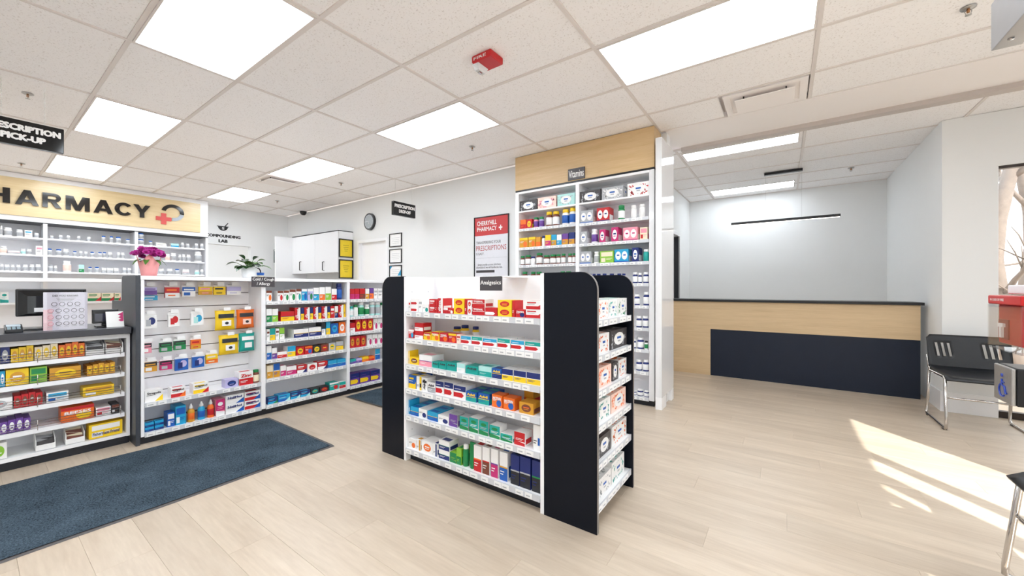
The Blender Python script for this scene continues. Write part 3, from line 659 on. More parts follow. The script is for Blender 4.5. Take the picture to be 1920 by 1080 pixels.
# ================================================================ COLD / COUGH GONDOLA (left)
GX = -3.97; fg = Fr('X', GX); GD = .42
gon = empty('gondola_shelf', (GX - .2, 2.1, 0), 'long white wall-height cold and cough gondola with black kick board on the left', 'shelving')
G0, G1, G2, G3 = .762, 1.604, 2.462, 3.34; GT = 1.283
for u in (G0 + .002, G1 - .018, G2 - .018, G3): MB(fg).box(u, u + .036 if u not in (G0 + .002,) else u + .02, 0, GD, .06, GT - .03, WHITE).build('side_panel', gon, bevel=.001)
MB(fg).box(G0, G3 + .036, -.004, GD + .02, GT - .03, GT, WHITE).build('top_panel', gon, bevel=.001)
MB(fg).box(G0, G3 + .036, .03, .045, 0, .075, KICK).build('kick_board', gon)
MB(fg).box(G0, G3 + .036, .3, .315, .0, GT - .03, GREYIN).build('back_panel', gon)
# slats of the pegboard bay
sl = MB(fg); zz = .115; k = 0
while zz < 1.24:
    MB(fg).box(G0 + .022, G1 - .018, .272, .288, zz, min(zz + .108, 1.25), GREYIN).build('slat', gon, bevel=.002); zz += .115
MB(fg).box(G0 + .022, G1 - .018, .29, .2995, .1, 1.25, mat('groove_grey', (120, 112, 112), .6)).build('slat_backing', gon)
GS = [1.062, .866, .692, .512, .333, .085]
for b_, (a, b2) in enumerate(((G1 + .019, G2 - .019), (G2 + .019, G3 - .001))):
    for i, z in enumerate(GS): shelf(gon, fg, a, b2, z, .29, 40 + b_ * 10 + i)
shelf(gon, fg, G0 + .023, G1 - .019, .312, .268, 61); shelf(gon, fg, G0 + .023, G1 - .019, .085, .29, 62)
# dark end panel with a stepped rear edge
pe = [(-.0, 0), (-.0, GT)]
xb = Fr('Y', G0 - .026).px(228, 560)[0]; xc = Fr('Y', G0 - .026).px(210, 600)[0]
zst = Fr('Y', G0 - .026).px(224, 564)[1]
r_ = .04
poly = [(GX, 0), (GX, GT + .003), (xb + r_, GT + .003)] + [(xb + r_ + r_ * math.cos(a), GT + .003 - r_ + r_ * math.sin(a)) for a in [PI / 2 + i * PI / 12 for i in range(7)]] + [(xb, zst + .02), (xb - .02, zst), (xc, zst), (xc - .0, 0)]
MB().prism(poly, 1, G0 - .026, G0 - .001, PANELG).build('end_panel', gon, bevel=.0015)
s0 = fg.px(471, 519), fg.px(514, 538)
sp = MB(fg).box(s0[0][0], s0[1][0], -.012, -.004, s0[1][1], s0[0][1] + .002, MC['sign_charcoal']).build('sign_plate', gon); sp['label'] = 'small charcoal sign reading Cold / Cough / Allergy'
hh = s0[0][1] - s0[1][1]
text('Cold / Cough', fg, s0[0][0] + .006, s0[1][0] - .006, s0[1][1] + hh * .55, s0[0][1] - hh * .08, pm('W'), -.0135, sp, .012)
text('/ Allergy', fg, s0[0][0] + .04, s0[1][0] - .04, s0[1][1] + hh * .1, s0[1][1] + hh * .47, pm('W'), -.0135, sp, .012)
R4 = (480, 510, 4.0); M_ = 'of middle cold bay'
row(fg, GS[0], *R4, 'top shelf ' + M_, '76,120,140,c5,WUO; 162,204,142,c5,WUR; 207,248,140,c5,WUG; 251,298,132,c5,WUG; 301,341,127,c5,WUT; 343,384,127,c5,CWB; 387,428,127,c5,VWG; 431,473,119,c1,WCG; 476,518,114,c1,WOW; 521,563,112,c1,WLL; 568,606,126,c1,WRW; 612,654,86,b,NNB')
row(fg, GS[1], *R4, 'second shelf ' + M_, '78,120,276,c1,WGK; 122,166,276,c1,WLG; 186,288,296,c1,RYN; 291,333,268,c2,RW,|wTylenol; 336,360,268,c1,NY; 363,404,265,c2,RW,|wTylenol; 406,428,265,c1,NY; 430,466,262,c2,RW,|wTylenol; 468,490,262,c1,NY; 493,534,258,c2,RW,|wTylenol; 536,556,258,c1,NY; 559,589,256,c0,RW; 591,616,256,c1,WNY; 619,656,246,c2,RW,|wTylenol; 658,677,242,c2,YD')
row(fg, GS[2], *R4, 'third shelf ' + M_, '80,104,430,c0,WUK; 106,144,422,c1,TYC; 147,175,425,c0,WUK; 178,214,418,c1,LWG; 283,394,428,c1,WNY; 397,489,414,c1,WNY; 492,522,378,c1,KWC; 526,557,374,c1,CY; 562,617,386,c3,BCN; 622,670,376,c3,OWO')
row(fg, GS[3], *R4, 'fourth shelf ' + M_, '80,117,556,c1,WBC; 120,158,570,c1,WPU; 160,232,598,c1,WRO; 236,297,556,c1,CYW; 302,362,562,c3,RYK; 366,424,556,c5,ROB; 428,485,550,c3,KYG; 488,543,541,c3,URY; 546,597,532,c3,SYG; 600,655,520,c1,SYN')
row(fg, GS[4], *R4, 'fifth shelf ' + M_, '83,127,702,c1,ED; 131,179,686,c1,BDW; 184,226,702,c1,WMM; 230,304,706,c1,WMM; 309,381,696,c7,RWN; 386,459,686,c3,WRR; 463,537,670,c7,RWN; 541,606,662,c1,CBA; 609,675,652,c1,CBA')
row(fg, GS[5], *R4, 'bottom shelf ' + M_, '88,162,942,c7,NCG; 168,257,918,c7,CBA; 261,332,902,c7,NCA; 334,407,888,c7,NCA; 411,475,872,c3,KTY; 480,547,858,c3,KRD; 552,620,828,c5,TWR; 625,680,822,c1,TRW')
N_ = 'of right cold bay'
row(fg, GS[0], *R4, 'top shelf ' + N_, '706,740,126,c1,RM; 743,776,126,c1,RM; 779,818,124,c1,RU; 821,850,124,c1,WD; 853,882,120,c1,PO; 885,912,124,c0,WS; 915,950,124,c0,WS; 953,990,124,c1,RW')
row(fg, GS[1], *R4, 'second shelf ' + N_, '706,738,258,b,ATW; 740,772,246,b,WGW; 776,820,226,b,AWG; 824,858,244,b,WWG; 861,900,226,b,AWS; 905,940,226,b,AWS; 944,980,230,b,WGW')
row(fg, GS[2], *R4, 'third shelf ' + N_, '706,744,382,c1,RWR; 747,788,357,c3,RYU; 791,833,352,c3,RYU; 836,877,350,c3,RYU; 881,912,350,c5,WWM; 915,950,350,c5,WWM; 954,990,350,c5,WWM')
row(fg, GS[3], *R4, 'fourth shelf ' + N_, '706,742,486,c3,RDU; 745,782,482,c3,RDU; 786,823,479,c3,RDU; 834,870,470,c5,WWM; 873,912,466,c5,WWM; 915,950,466,c5,WWM')
row(fg, GS[4], *R4, 'fifth shelf ' + N_, '706,750,653,c1,TPC; 752,795,646,c1,VPI; 797,845,634,c1,YOD; 847,890,630,c1,ORD; 893,930,576,c1,CBW')
row(fg, GS[5], *R4, 'bottom shelf ' + N_, '708,777,762,c4,PNY; 781,855,747,c4,PNY; 861,930,735,c4,PNY')
R3 = (240, 510, 3.273)
row(fg, .312, *R3, 'upper shelf under the pegs', '103,215,724,c7,WWY,kStrepsils; 263,354,706,c7,WRO,kCépacol; 400,496,682,c7,WYR,kCépacol; 597,676,658,c3,VNB; 681,768,612,c1,WRR,rZinc; 771,818,600,b,UGE')
row(fg, .085, *R3, 'bottom shelf under the pegs', '103,160,925,c1*2,CNB; 163,220,910,c1*2,CNB; 241,288,862,c9,BWW; 291,356,822,c9,CBW; 368,417,812,s,DWO; 432,481,798,s,CWB; 491,535,786,s,OWR; 539,594,782,c8,IMW; 598,711,752,c7*2,WWB,bNeilMed; 716,822,730,c7*2,WRB,bNeilMed')
# hanging packs on pegs
rows_h = [('top row of pegs', '92,180,85,140,h1,PVP; 86,184,140,174,h0,CCW; 228,318,84,158,h0,RWO; 333,415,84,150,h1,WBB; 437,520,82,140,h0,YDI; 527,600,82,140,h0,YYK; 607,695,82,140,h0,VWV'),
          ('second row of pegs', '93,180,258,345,h2,WNS; 247,318,250,334,h2,WRR; 388,465,242,326,h2,WCA; 540,665,236,357,g,YKW; 673,783,230,345,g,OKF'),
          ('third row of pegs', '93,147,428,498,h1,IKW; 195,272,424,490,h1,GKS; 283,357,413,477,h1,GKS; 387,450,406,472,h0,ODR; 563,688,386,507,g,YKW; 688,795,374,487,g,TWW'),
          ('lowest row of pegs', '97,180,544,613,h1,DKW; 197,273,536,600,h1,MKS; 290,372,522,603,h2,BVN; 395,470,510,585,h2,BVN; 480,553,497,560,h0,YOE')]
hk = 0
for rn, its in rows_h:
    its = its.split(';'); last_u = None
    for k, it in enumerate(its):
        p = it.strip().split(','); x0, x1, t0, b0 = (float(v) for v in p[:4]); kind = p[4][0]; des = p[4][1:] or '0'
        d = .13 if kind == 'h' else .10; dep = .035 if kind == 'h' else .07
        if p[5] == 'CCW': d = .155
        u0, _ = fg.px(R3[0] + x0 / R3[2], 0, d); u1, _ = fg.px(R3[0] + x1 / R3[2], 0, d)
        _, zt = fg.px(R3[0] + (x0 + x1) / 2 / R3[2], R3[1] + t0 / R3[2], d); _, zb = fg.px(R3[0] + (x0 + x1) / 2 / R3[2], R3[1] + b0 / R3[2], d)
        nm = {'h': 'hanging pack', 'g': 'lozenge bag'}[kind]
        pos = f'{ORD[k]} from left' if k < len(its) - 1 else 'rightmost'
        u0 = max(u0, G0 + .03); u1 = min(u1, G1 - .024)
        bags = 'blister'
        item(kind, des, p[5], None, fg, u0, u1, zb, zt, d, dep, f'{colword("h", p[5])} {nm}, {pos} on the {rn}', f'packs hanging on the {rn}')
        uc = (u0 + u1) / 2; hz = zt - .006
        if p[5] != 'CCW':
            h = MB(fg).tube([(uc, .272, hz + .012), (uc, d + dep / 2, hz + .012), (uc, d - .015, hz + .012), (uc, d - .02, hz + .018)], .0022, CHROME, 6).build('peg_hook', gon)
            MB(fg).box(uc - .025, uc + .025, d - .024, d - .021, hz + .006, hz + .034, TAGW).build('price_tag', h)
# ================================================================ CANDY COUNTER
CX = -4.1; fc = Fr('X', CX); CY1 = .728; CY0 = -1.6
cn = empty('checkout_counter', (CX - .3, -.4, 0), 'white checkout counter with candy shelves under a charcoal worktop at far left', 'counter')
MB(fc).box(CY1 - .02, CY1, 0, .5, .06, .845, WHITE).build('side_panel', cn); MB(fc).box(CY0, CY0 + .02, 0, .5, .06, .845, WHITE).build('side_panel', cn)
MB(fc).box(CY0 + .02, CY1 - .02, .3, .32, .06, .845, GREYIN).build('back_panel', cn)
MB(fc).box(CY0, CY1, .03, .05, 0, .075, KICK).build('kick_board', cn)
MB(fc).box(CY0 + .02, CY1 - .02, .0, .02, .81, .845, WHITE).build('top_rail', cn)
WT = .893
MB(fc).box(CY0, CY1, -.05, .62, .845, WT, mat('worktop_charcoal', (50, 50, 58), .3, var=.08)).build('worktop', cn, bevel=.003)
CS = [.70, .55, .40, .245]
for i, z in enumerate(CS):
    s = MB(fc).faces([(CY0 + .02, .0, z), (CY1 - .03, .0, z), (CY1 - .03, .29, z + .001), (CY0 + .02, .29, z + .001), (CY0 + .02, .0, z - .03), (CY1 - .03, .0, z - .03), (CY1 - .03, .29, z - .02), (CY0 + .02, .29, z - .02)],
                     [(0, 1, 2, 3), (7, 6, 5, 4), (4, 5, 1, 0), (5, 6, 2, 1), (6, 7, 3, 2), (7, 4, 0, 3)], WHITE).build('shelf', cn)
    for q in range(3): MB(fc).tube([(CY0 + .03, -.004, z + .016 + q * .018), (CY1 - .05, -.004, z + .016 + q * .018)], .0022, CHROME, 6).build('guard_wire', s)
    g = MB(fc)
    for u in (-.6, .28, .676): g.tube([(u, -.004, z - .01), (u, -.004, z + .058)], .002, CHROME, 6)
    g.build('wire_upright', s)
MB(fc).box(CY0 + .02, CY1 - .02, 0, .3, .062, .085, WHITE).build('shelf', cn)
R2 = (0, 590, 3.723)
def candy(items, z, rn, top=None):
    its = items.split(';')
    for k, it in enumerate(its):
        p = it.strip().split(','); x0, x1, t0 = (float(v) for v in p[:3]); kind = p[3]; d = .015
        u0, _ = fc.px(R2[0] + x0 / R2[2], 0, d); u1, _ = fc.px(R2[0] + x1 / R2[2], 0, d); _, zt = fc.px(R2[0] + (x0 + x1) / 2 / R2[2], R2[1] + t0 / R2[2], d)
        u1 = min(u1, CY1 - .035); pos = f'{ORD[k]} from left' if k < len(its) - 1 else 'rightmost'; zz = z + .004; h = min(max(.02, zt - zz), .102); w_ = u1 - u0
        if kind == 'd':
            c = [pm(q) for q in p[4]]; t = empty('display_tray', fc.w((u0 + u1) / 2, d, zz), f'white card tray of {CN[p[4][1]]} sachets, {pos}, {rn}', 'tray', 'display trays at the counter')
            m = MB(fc).box(u0, u1, d, d + .005, zz, zz + h * .35, c[0]).box(u0, u1, d + .12, d + .125, zz, zz + h, c[0]).box(u0, u1, d + .005, d + .12, zz, zz + .004, c[0])
            for uu in (u0, u1 - .004): m.faces([(uu, d + .005, zz), (uu + .004, d + .005, zz), (uu + .004, d + .12, zz), (uu, d + .12, zz), (uu, d + .005, zz + h * .7), (uu + .004, d + .005, zz + h * .7), (uu + .004, d + .12, zz + h), (uu, d + .12, zz + h)], [(3, 2, 1, 0), (4, 5, 6, 7), (0, 1, 5, 4), (1, 2, 6, 5), (2, 3, 7, 6), (3, 0, 4, 7)], c[0])
            m.build('card_tray', t); m = MB(fc); rnd = random.Random(k + 5)
            for i in range(9):
                a = rnd.uniform(-.012, .012); dd = d + .012 + i * .011; hh_ = h * rnd.uniform(.6, .85) * (.75 + .03 * i)
                m.faces([(u0 + .008, dd, zz + .005), (u1 - .008, dd, zz + .005), (u1 - .008, dd + .006, zz + hh_ + a), (u0 + .008, dd + .006, zz + hh_ - a), (u0 + .008, dd + .004, zz + .005), (u1 - .008, dd + .004, zz + .005), (u1 - .008, dd + .010, zz + hh_ + a), (u0 + .008, dd + .010, zz + hh_ - a)],
                        [(0, 1, 2, 3), (7, 6, 5, 4), (2, 6, 7, 3), (1, 5, 6, 2), (0, 3, 7, 4)], c[1] if i % 3 else c[-1])
            o = m.build('sachets', t); o['kind'] = 'stuff'
        elif kind == 'p':   # row of candy bars lying on edge: each bar its own thing
            n = max(3, int(w_ / .028)); n = min(n, 6)
            for q in range(n):
                a, b_ = u0 + w_ * q / n, u0 + w_ * (q + 1) / n
                o = link('candy_bar', carton_mesh('3', p[4]), None, fc.w((a + b_) / 2, d, zz), ((b_ - a) * .94, .16, h * (.86 + .14 * ((q * 37) % 5) / 4)), fc.rz)
                label(o, f'{colword("c", p[4])} candy bar, {ORD[q]} in pile {pos}, {rn}', 'candy', f'{colword("c", p[4])} candy bars, {rn}')
        else:
            o = link('candy_box' if kind != 'g' else 'candy_bag', bag_mesh(p[4]) if kind == 'g' else carton_mesh(kind[1], p[4]), None, fc.w((u0 + u1) / 2, d, zz), (w_ * .97, .13, h), fc.rz)
            label(o, f'{colword("c", p[4])} candy {"bag" if kind == "g" else "box"}, {pos}, {rn}', 'candy', f'candy, {rn}')
            if len(p) > 5: link('lettering', textmesh(p[5][1:], pm({'k': 'Z', 'w': 'W', 'y': 'Y', 'b': 'N'}[p[5][0]]), .018), o, (0, -.05, .2 if 'Fish' in p[5] else .5), (.8, 1, .22))
candy('-160,-80,215,c3,OYR; -76,-4,220,c3,RWY; 2,68,222,c3,NSW; 75,235,215,p,YDE; 240,405,205,p,EYW; 408,592,183,p,OYU; 598,728,155,d,WSZ; 738,866,150,d,WEU', CS[0], 'top candy shelf')
candy('-120,-4,380,c3,RYW; 0,35,395,c3,CWB; 38,203,380,c3,YDW; 207,330,365,c9,LGG; 342,568,365,c3,DYU; 606,804,338,p,DYU', CS[1], 'second candy shelf')
candy('-140,90,590,c3,WSR; 96,298,545,p,RUW; 322,480,540,c9,WCB; 576,800,498,c9,YDW', CS[2], 'third candy shelf')
candy('0,215,725,p,PWV; 422,660,640,c5,ORY,wREESES; 668,775,645,c9,WIR; 778,835,622,c9,KUW', CS[3], 'fourth candy shelf')
candy('-60,50,862,c3,WLL; 248,388,795,d,WSZ; 458,592,760,d,WEU; 618,858,705,c9,YWW,bFishermans Friend', .085, 'bottom counter shelf')

# things on the counter
def on_counter(px, d): return fc.px(px, 0, d)[0]
# monitor seen from behind at an angle
mo = empty('monitor', (CX - .32, on_counter(88, .3), WT), 'black computer monitor on the checkout counter behind the white notice', 'monitor', rz=0)
fm = Fr('X', CX - .30)
a, zt = fm.px(29, 542); b2, _ = fm.px(162, 542); _, zb = fm.px(29, 594)
m = MB(fm).box(a, b2, 0, .03, zb, zt, BLKPL); m.build('screen_casing', mo, bevel=.006)
m = MB(fm).faces([(a + .05, -.035, zb + .02), (b2 - .05, -.035, zb + .02), (b2 - .05, -.035, zt - .05), (a + .05, -.035, zt - .05), (a + .01, 0, zb + .005), (b2 - .01, 0, zb + .005), (b2 - .01, 0, zt - .01), (a + .01, 0, zt - .01)],
                 [(0, 1, 2, 3), (0, 4, 5, 1), (1, 5, 6, 2), (2, 6, 7, 3), (3, 7, 4, 0)], BLKGL); m.build('rear_cover', mo)
MB(fm).box(a + .08, a + .16, -.037, -.035, zb + .03, zb + .06, TAGW).build('sticker', mo)
MB(fm).box((a + b2) / 2 - .05, (a + b2) / 2 + .05, -.03, .0, WT + .012, zb + .03, BLKPL).build('neck', mo); MB(fm).lathe([(.13, 0), (.13, .008), (.05, .014)], BLKPL, ((a + b2) / 2, .0, WT), 24).build('foot', mo)
# notice on a stand
fn = Fr('X', CX - .03); a, zt = fn.px(81, 548); b2, _ = fn.px(164, 548); zb = WT
ns = empty('notice_stand', fn.w((a + b2) / 2, 0, WT), 'white acrylic notice reading DID YOU KNOW with rows of small round icons', 'sign')
MB(fn).box(a, b2, 0, .004, zb + .002, zt, mat('notice_paper', (226, 222, 236), .35)).build('notice_sheet', ns)
MB(fn).box(a, b2, -.004, .05, WT, WT + .002, CLEAR).box(a, b2, -.0035, -.0015, WT + .002, zt, CLEAR).build('acrylic_holder', ns)
W_ = b2 - a; Hn = zt - zb
text('DID YOU KNOW?', fn, a + W_ * .2, a + W_ * .78, zt - Hn * .12, zt - Hn * .07, pm('Z'), -.0008, ns, .015)
m = MB(fn)
for q in range(3): m.box(a + W_ * (.28 + .02 * q), a + W_ * (.72 - .04 * q), -.0008, 0, zt - Hn * (.165 + .035 * q), zt - Hn * (.15 + .035 * q), pm('S'))
m.build('small_print', ns)
for r in range(4):
    for c in range(5):
        if r == 0 and c == 4: continue
        cu, cz = a + W_ * (.16 + .175 * c + (.08 if r == 0 else 0)), zt - Hn * (.31 + .17 * r)
        col = pm('I') if c == 0 and r > 0 else pm('Z')
        m = MB(fn).tube([(cu + .0125 * math.cos(t), -.0012, cz + .0125 * math.sin(t)) for t in [i * PI / 8 for i in range(16)]], .0014, col, 4, closed=True)
        m.box(cu - .012, cu + .012, -.0008, 0, cz - .021, cz - .0185, pm('S')); m.build('icon', ns)
m = MB(fn).box(a, a + W_ * .2, -.0006, 0, zb + .005, zt - Hn * .45, mat('notice_pink', (244, 206, 214), .5)); m.build('pink_tint', ns)
# card reader
fk = Fr('X', CX - .06); a, zk = fk.px(9, 612); b2, _ = fk.px(44, 612)
t = empty('card_reader', fk.w((a + b2) / 2, 0, WT), 'small black card payment terminal with lit keypad on the counter', 'card terminal')
MB(fk).faces([(a, 0, WT), (b2, 0, WT), (b2, .13, WT), (a, .13, WT), (a, 0, WT + .02), (b2, 0, WT + .02), (b2, .13, WT + .05), (a, .13, WT + .05)], [(3, 2, 1, 0), (4, 5, 6, 7), (0, 1, 5, 4), (1, 2, 6, 5), (2, 3, 7, 6), (3, 0, 4, 7)], BLKPL).build('casing', t, bevel=.004)
wk = b2 - a
MB(fk).faces([(a + .1 * wk, .075, WT + .0383), (b2 - .1 * wk, .075, WT + .0383), (b2 - .1 * wk, .12, WT + .0487), (a + .1 * wk, .12, WT + .0487)], [(0, 1, 2, 3)], mat('lcd_pale', (190, 205, 215), .2)).build('display', t)
for i in range(3):
    for j2 in range(3):
        ua = a + wk * (.14 + .26 * i); da = .012 + .02 * j2; za = WT + .02 + .03 * da / .13
        MB(fk).box(ua, ua + wk * .2, da, da + .014, za, za + .0055, mat('key_grey', (150, 170, 180), .4)).build('key', t)
cb = MB(fk).tube([(b2 + .0, .08, WT + .006), (b2 + .03, .09, WT + .005), (b2 + .06, .06, WT + .005), (b2 + .075, .065, WT + .005)], .003, BLKPL).build('cable', t)
# receipt printer and leaflet holder
fp = Fr('X', CX - .12); a, zt = fp.px(173, 581); b2, _ = fp.px(222, 581)
t = empty('receipt_printer', fp.w((a + b2) / 2, 0, WT), 'small black desk terminal on a stand between the notice and the leaflet holder', 'terminal')
MB(fp).box(a, b2, 0, .03, WT + .03, zt, BLKPL).build('casing', t, bevel=.004)
MB(fp).box(a + .012, b2 - .012, -.002, 0, WT + .045, zt - .03, mat('screen_slate', (62, 62, 78), .15)).build('display', t)
MB(fp).box(a + .02, b2 - .02, -.03, .08, WT, WT + .012, BLKPL).box((a + b2) / 2 - .02, (a + b2) / 2 + .02, .005, .03, WT + .012, WT + .03, BLKPL).build('stand', t)
fl = Fr('X', CX - .03); a, zt = fl.px(200, 585); b2, _ = fl.px(233, 585)
t = empty('leaflet_holder', fl.w((a + b2) / 2, 0, WT), 'white leaflet with magenta zigzag in a holder at the counter end', 'leaflet')
MB(fl).faces([(a, 0, WT + .002), (b2, 0, WT + .002), (b2, .04, zt), (a, .04, zt), (a, .004, WT + .002), (b2, .004, WT + .002), (b2, .044, zt), (a, .044, zt)], [(0, 1, 2, 3), (7, 6, 5, 4), (0, 4, 5, 1), (1, 5, 6, 2), (2, 6, 7, 3), (3, 7, 4, 0)], pm('W')).build('leaflet', t)
m = MB(fl); hz = zt - WT
for i in range(3): zz = WT + hz * (.35 + .18 * i); q = .04 * (zz - WT) / hz; m.faces([(b2 - .002, q - .001, zz - .01), (b2 - .002, q + .0032, zz + .03), (b2 - .03, q + .001, zz + .012)], [(0, 1, 2)], pm('M'))
m.build('zigzag_print', t)
MB(fl).box(a - .002, b2 + .002, -.004, .06, WT, WT + .002, BLKPL).box(a, b2, .047, .05, WT + .002, zt - .01, BLKPL).build('holder_base', t)

# ================================================================ VITAMINS UNIT
VY = 3.95; fv = Fr('Y', VY); V0, V1 = -2.735, -1.055
vit = empty('display_cabinet', (-1.9, 4.08, 0), 'tall white vitamins shelving against the back wall under an oak header', 'shelving')
VD = .262; VT = 2.375
MB(fv).box(V0, V0 + .05, 0, VD, .06, VT, WHITE).build('side_panel', vit, bevel=.001)
MB(fv).box(V1 - .05, V1, 0, VD, .06, VT, GLOSSW).build('side_panel', vit, bevel=.001)
MB(fv).box(-1.913, -1.871, 0, VD - .02, .06, VT - .025, WHITE).build('divider', vit)
MB(fv).box(V0 + .05, V1 - .05, 0, VD, VT - .025, VT, WHITE).build('top_panel', vit)
MB(fv).box(V0 + .05, V1 - .05, VD - .018, VD - .002, .06, VT - .025, GREYIN).build('back_panel', vit)
MB(fv).box(V0, V1 - .01, .03, VD - .02, 0, .06, KICK).build('kick_board', vit)
MB(fv).box(V0, V1, 0, VD, VT + .022, CEIL - .003, OAK).build('header', vit, bevel=.001); MB(fv).box(V0, V1 - .002, .004, VD, VT, VT + .022, BLKPL).build('shadow_gap', vit)
VL = [2.136, 1.916, 1.686, 1.47, 1.25, 1.02, .79, .565, .34, .09]; VR = [2.137, 1.908, 1.681, 1.459, 1.239, 1.013, .787, .568, .344, .085]
for i, z in enumerate(VL): shelf(vit, fv, V0 + .051, -1.914, z, .24, 80 + i, rail=i > 0)
for i, z in enumerate(VR): shelf(vit, fv, -1.870, V1 - .051, z, .24, 95 + i, rail=i > 0)
a, zt = fv.px(1066, 318.5); b2, zb = fv.px(1097, 334)
sp = MB(fv).box(a, b2, -.012, -.0005, zb, zt, MC['sign_charcoal']).build('sign_plate', vit); sp['label'] = 'small charcoal sign reading Vitamins'
text('Vitamins', fv, a + .01, b2 - .01, zb + .025, zt - .02, pm('W'), -.0135, sp, .01)
R8 = (950, 230, 3.6); V_ = 'of left vitamins bay'
row(fv, VL[0], *R8, 'top shelf ' + V_, '83,205,524,t,ZSK; 210,333,500,t,FIS; 342,460,480,t,ASW')
row(fv, VL[1], *R8, 'second shelf ' + V_, '92,130,655,c1,OR; 133,170,652,c3,RYO; 175,207,638,b,IGP; 211,243,634,b,VGP; 257,298,600,b,UYW; 302,345,596,b,UYW; 365,410,584,b,WYB; 415,458,574,b,WYB')
row(fv, VL[2], *R8, 'third shelf ' + V_, '80,143,778,c5,DYO; 147,194,772,c5,DYO; 197,228,772,c1,DO; 232,257,764,b,WNW; 260,298,758,c1,YMI; 301,335,756,c1,CDY; 338,370,756,c1,WCA; 374,415,748,c1,PDO; 419,458,740,c1,NDB')
row(fv, VL[3], *R8, 'fourth shelf ' + V_, '82,113,900,b,UGW; 117,153,893,b,UGW; 157,185,903,b,WNW; 190,231,879,b,UGW; 240,281,894,b,UGW; 284,326,889,b,UGW; 330,358,887,b,UGW; 362,391,884,b,UGW; 408,436,883,b,UGW; 439,460,881,b,UGW')
row(fv, VL[4], *R8, 'fifth shelf ' + V_, '97,130,1006,b,UGW; 155,186,1006,b,UGW; 190,226,1006,b,UGW; 250,275,1016,b,UGW; 284,310,1016,b,UGW; 355,386,1003,b,UGW; 392,428,1003,b,UGW')
V_ = 'of right vitamins bay'
row(fv, VR[0], *R8, 'top shelf ' + V_, '490,635,458,t,ZSK; 641,786,432,t,SWS; 815,966,402,t,WRT')
row(fv, VR[1], *R8, 'second shelf ' + V_, '495,583,592,c6,SWB; 608,692,574,c6,RWN; 745,791,556,b,GGW; 833,873,556,b,WWW; 889,930,547,b,WWW')
row(fv, VR[2], *R8, 'third shelf ' + V_, '490,541,736,c3,SWB; 566,607,717,b,WWP; 625,665,721,c3,MWN; 706,752,706,c3,MWN; 785,883,706,c6,IWM; 900,950,706,c9,EIR')
row(fv, VR[3], *R8, 'fourth shelf ' + V_, '487,568,870,c6,SWB; 584,618,870,b,WWS; 630,722,866,c9,LEE; 727,822,854,c6,CWB; 846,890,843,c3,NWB; 917,957,854,b,TWT')
row(fv, VR[4], *R8, 'fifth shelf ' + V_, '545,570,1020,b,WNW; 573,597,1020,b,WNW; 602,630,1020,b,WNW; 640,670,1018,b,WNW; 688,720,1018,b,WNW; 740,770,1018,b,WNW; 773,800,1018,b,WNW; 845,880,1010,b,NWW; 884,910,1014,b,NWW; 916,955,1010,b,NWW')
for i, (its) in enumerate(('391,412,108,b,NWW; 425,452,99,b,NWW', '398,420,193,b,NWW; 422,446,193,b,NWW', '385,399,282,b,NWW; 402,428,277,b,NWW; 431,446,290,b,WKG', '397,421,364,b,NWW; 424,448,364,b,NWW', '385,400,485,b,NWW; 402,426,480,b,NWW; 429,449,485,b,NWW')):
    row(fv, VR[5 + i] if i < 4 else VR[9 - 1 + 0] if False else [1.013, .787, .568, .344, .085][i], *R7, ['sixth', 'seventh', 'eighth', 'ninth', 'bottom'][i] + ' shelf ' + V_, its)
# glossy white jambs beside it
jb = MB().box(-1.03, -.97, 3.90, 4.39, .12, 2.66, GLOSSW).box(-1.03, -.97, 3.90, 4.08, 0, .12, WHITE).box(-1.03, -.97, 4.30, 4.39, 0, .12, WHITE)
ob = jb.build('partition_panel', bevel=.001); label(ob, 'tall glossy white partition panel on two feet at the right of vitamins', 'panel')
# ================================================================ PHARMACY WALL UNIT
PX = -8.8; fp = Fr('X', PX); PR = 2.615; PLh = -2.2
ph = empty('shelving_unit', (PX - .15, .5, 0), 'white built-in dispensary shelving below the big wooden pharmacy sign', 'shelving')
R1 = (0, 320, 4.0); PT = 2.125
DV = [fp.px(85, 0)[0], fp.px(256, 0)[0]]
us = [PLh, -.75, DV[0], DV[1], PR - .03]
for u in [PLh, -.75] + DV + [PR - .035]: MB(fp).box(u - .02 if u < 2 else u, u + .02 if u < 2 else PR, 0, .38, 0, PT, WHITE).build('side_panel', ph)
MB(fp).box(PLh, PR, .34, .38, 0, PT, GREYIN).build('back_panel', ph)
MB(fp).box(PLh, PR, 0, .38, PT + .014, CEIL - .003, WHITE).build('header', ph); MB(fp).box(PLh, PR, .003, .38, PT, PT + .014, BLKPL).build('shadow_gap', ph)
PS = [1.915, 1.67, 1.43]
for i, z in enumerate(PS):
    for a, b2 in zip(us[:-1], us[1:]): shelf(ph, fp, a + .021, b2 - .021, z, .33, 0, rail=False, th=.022)
MB(fp).box(PLh, PR - .04, -.28, .0, 1.28, 1.33, WHITE).build('ledge', ph, bevel=.002)
MB(fp).box(PLh, PR - .05, -.02, .33, .96, .985, WHITE).build('shelf', ph)
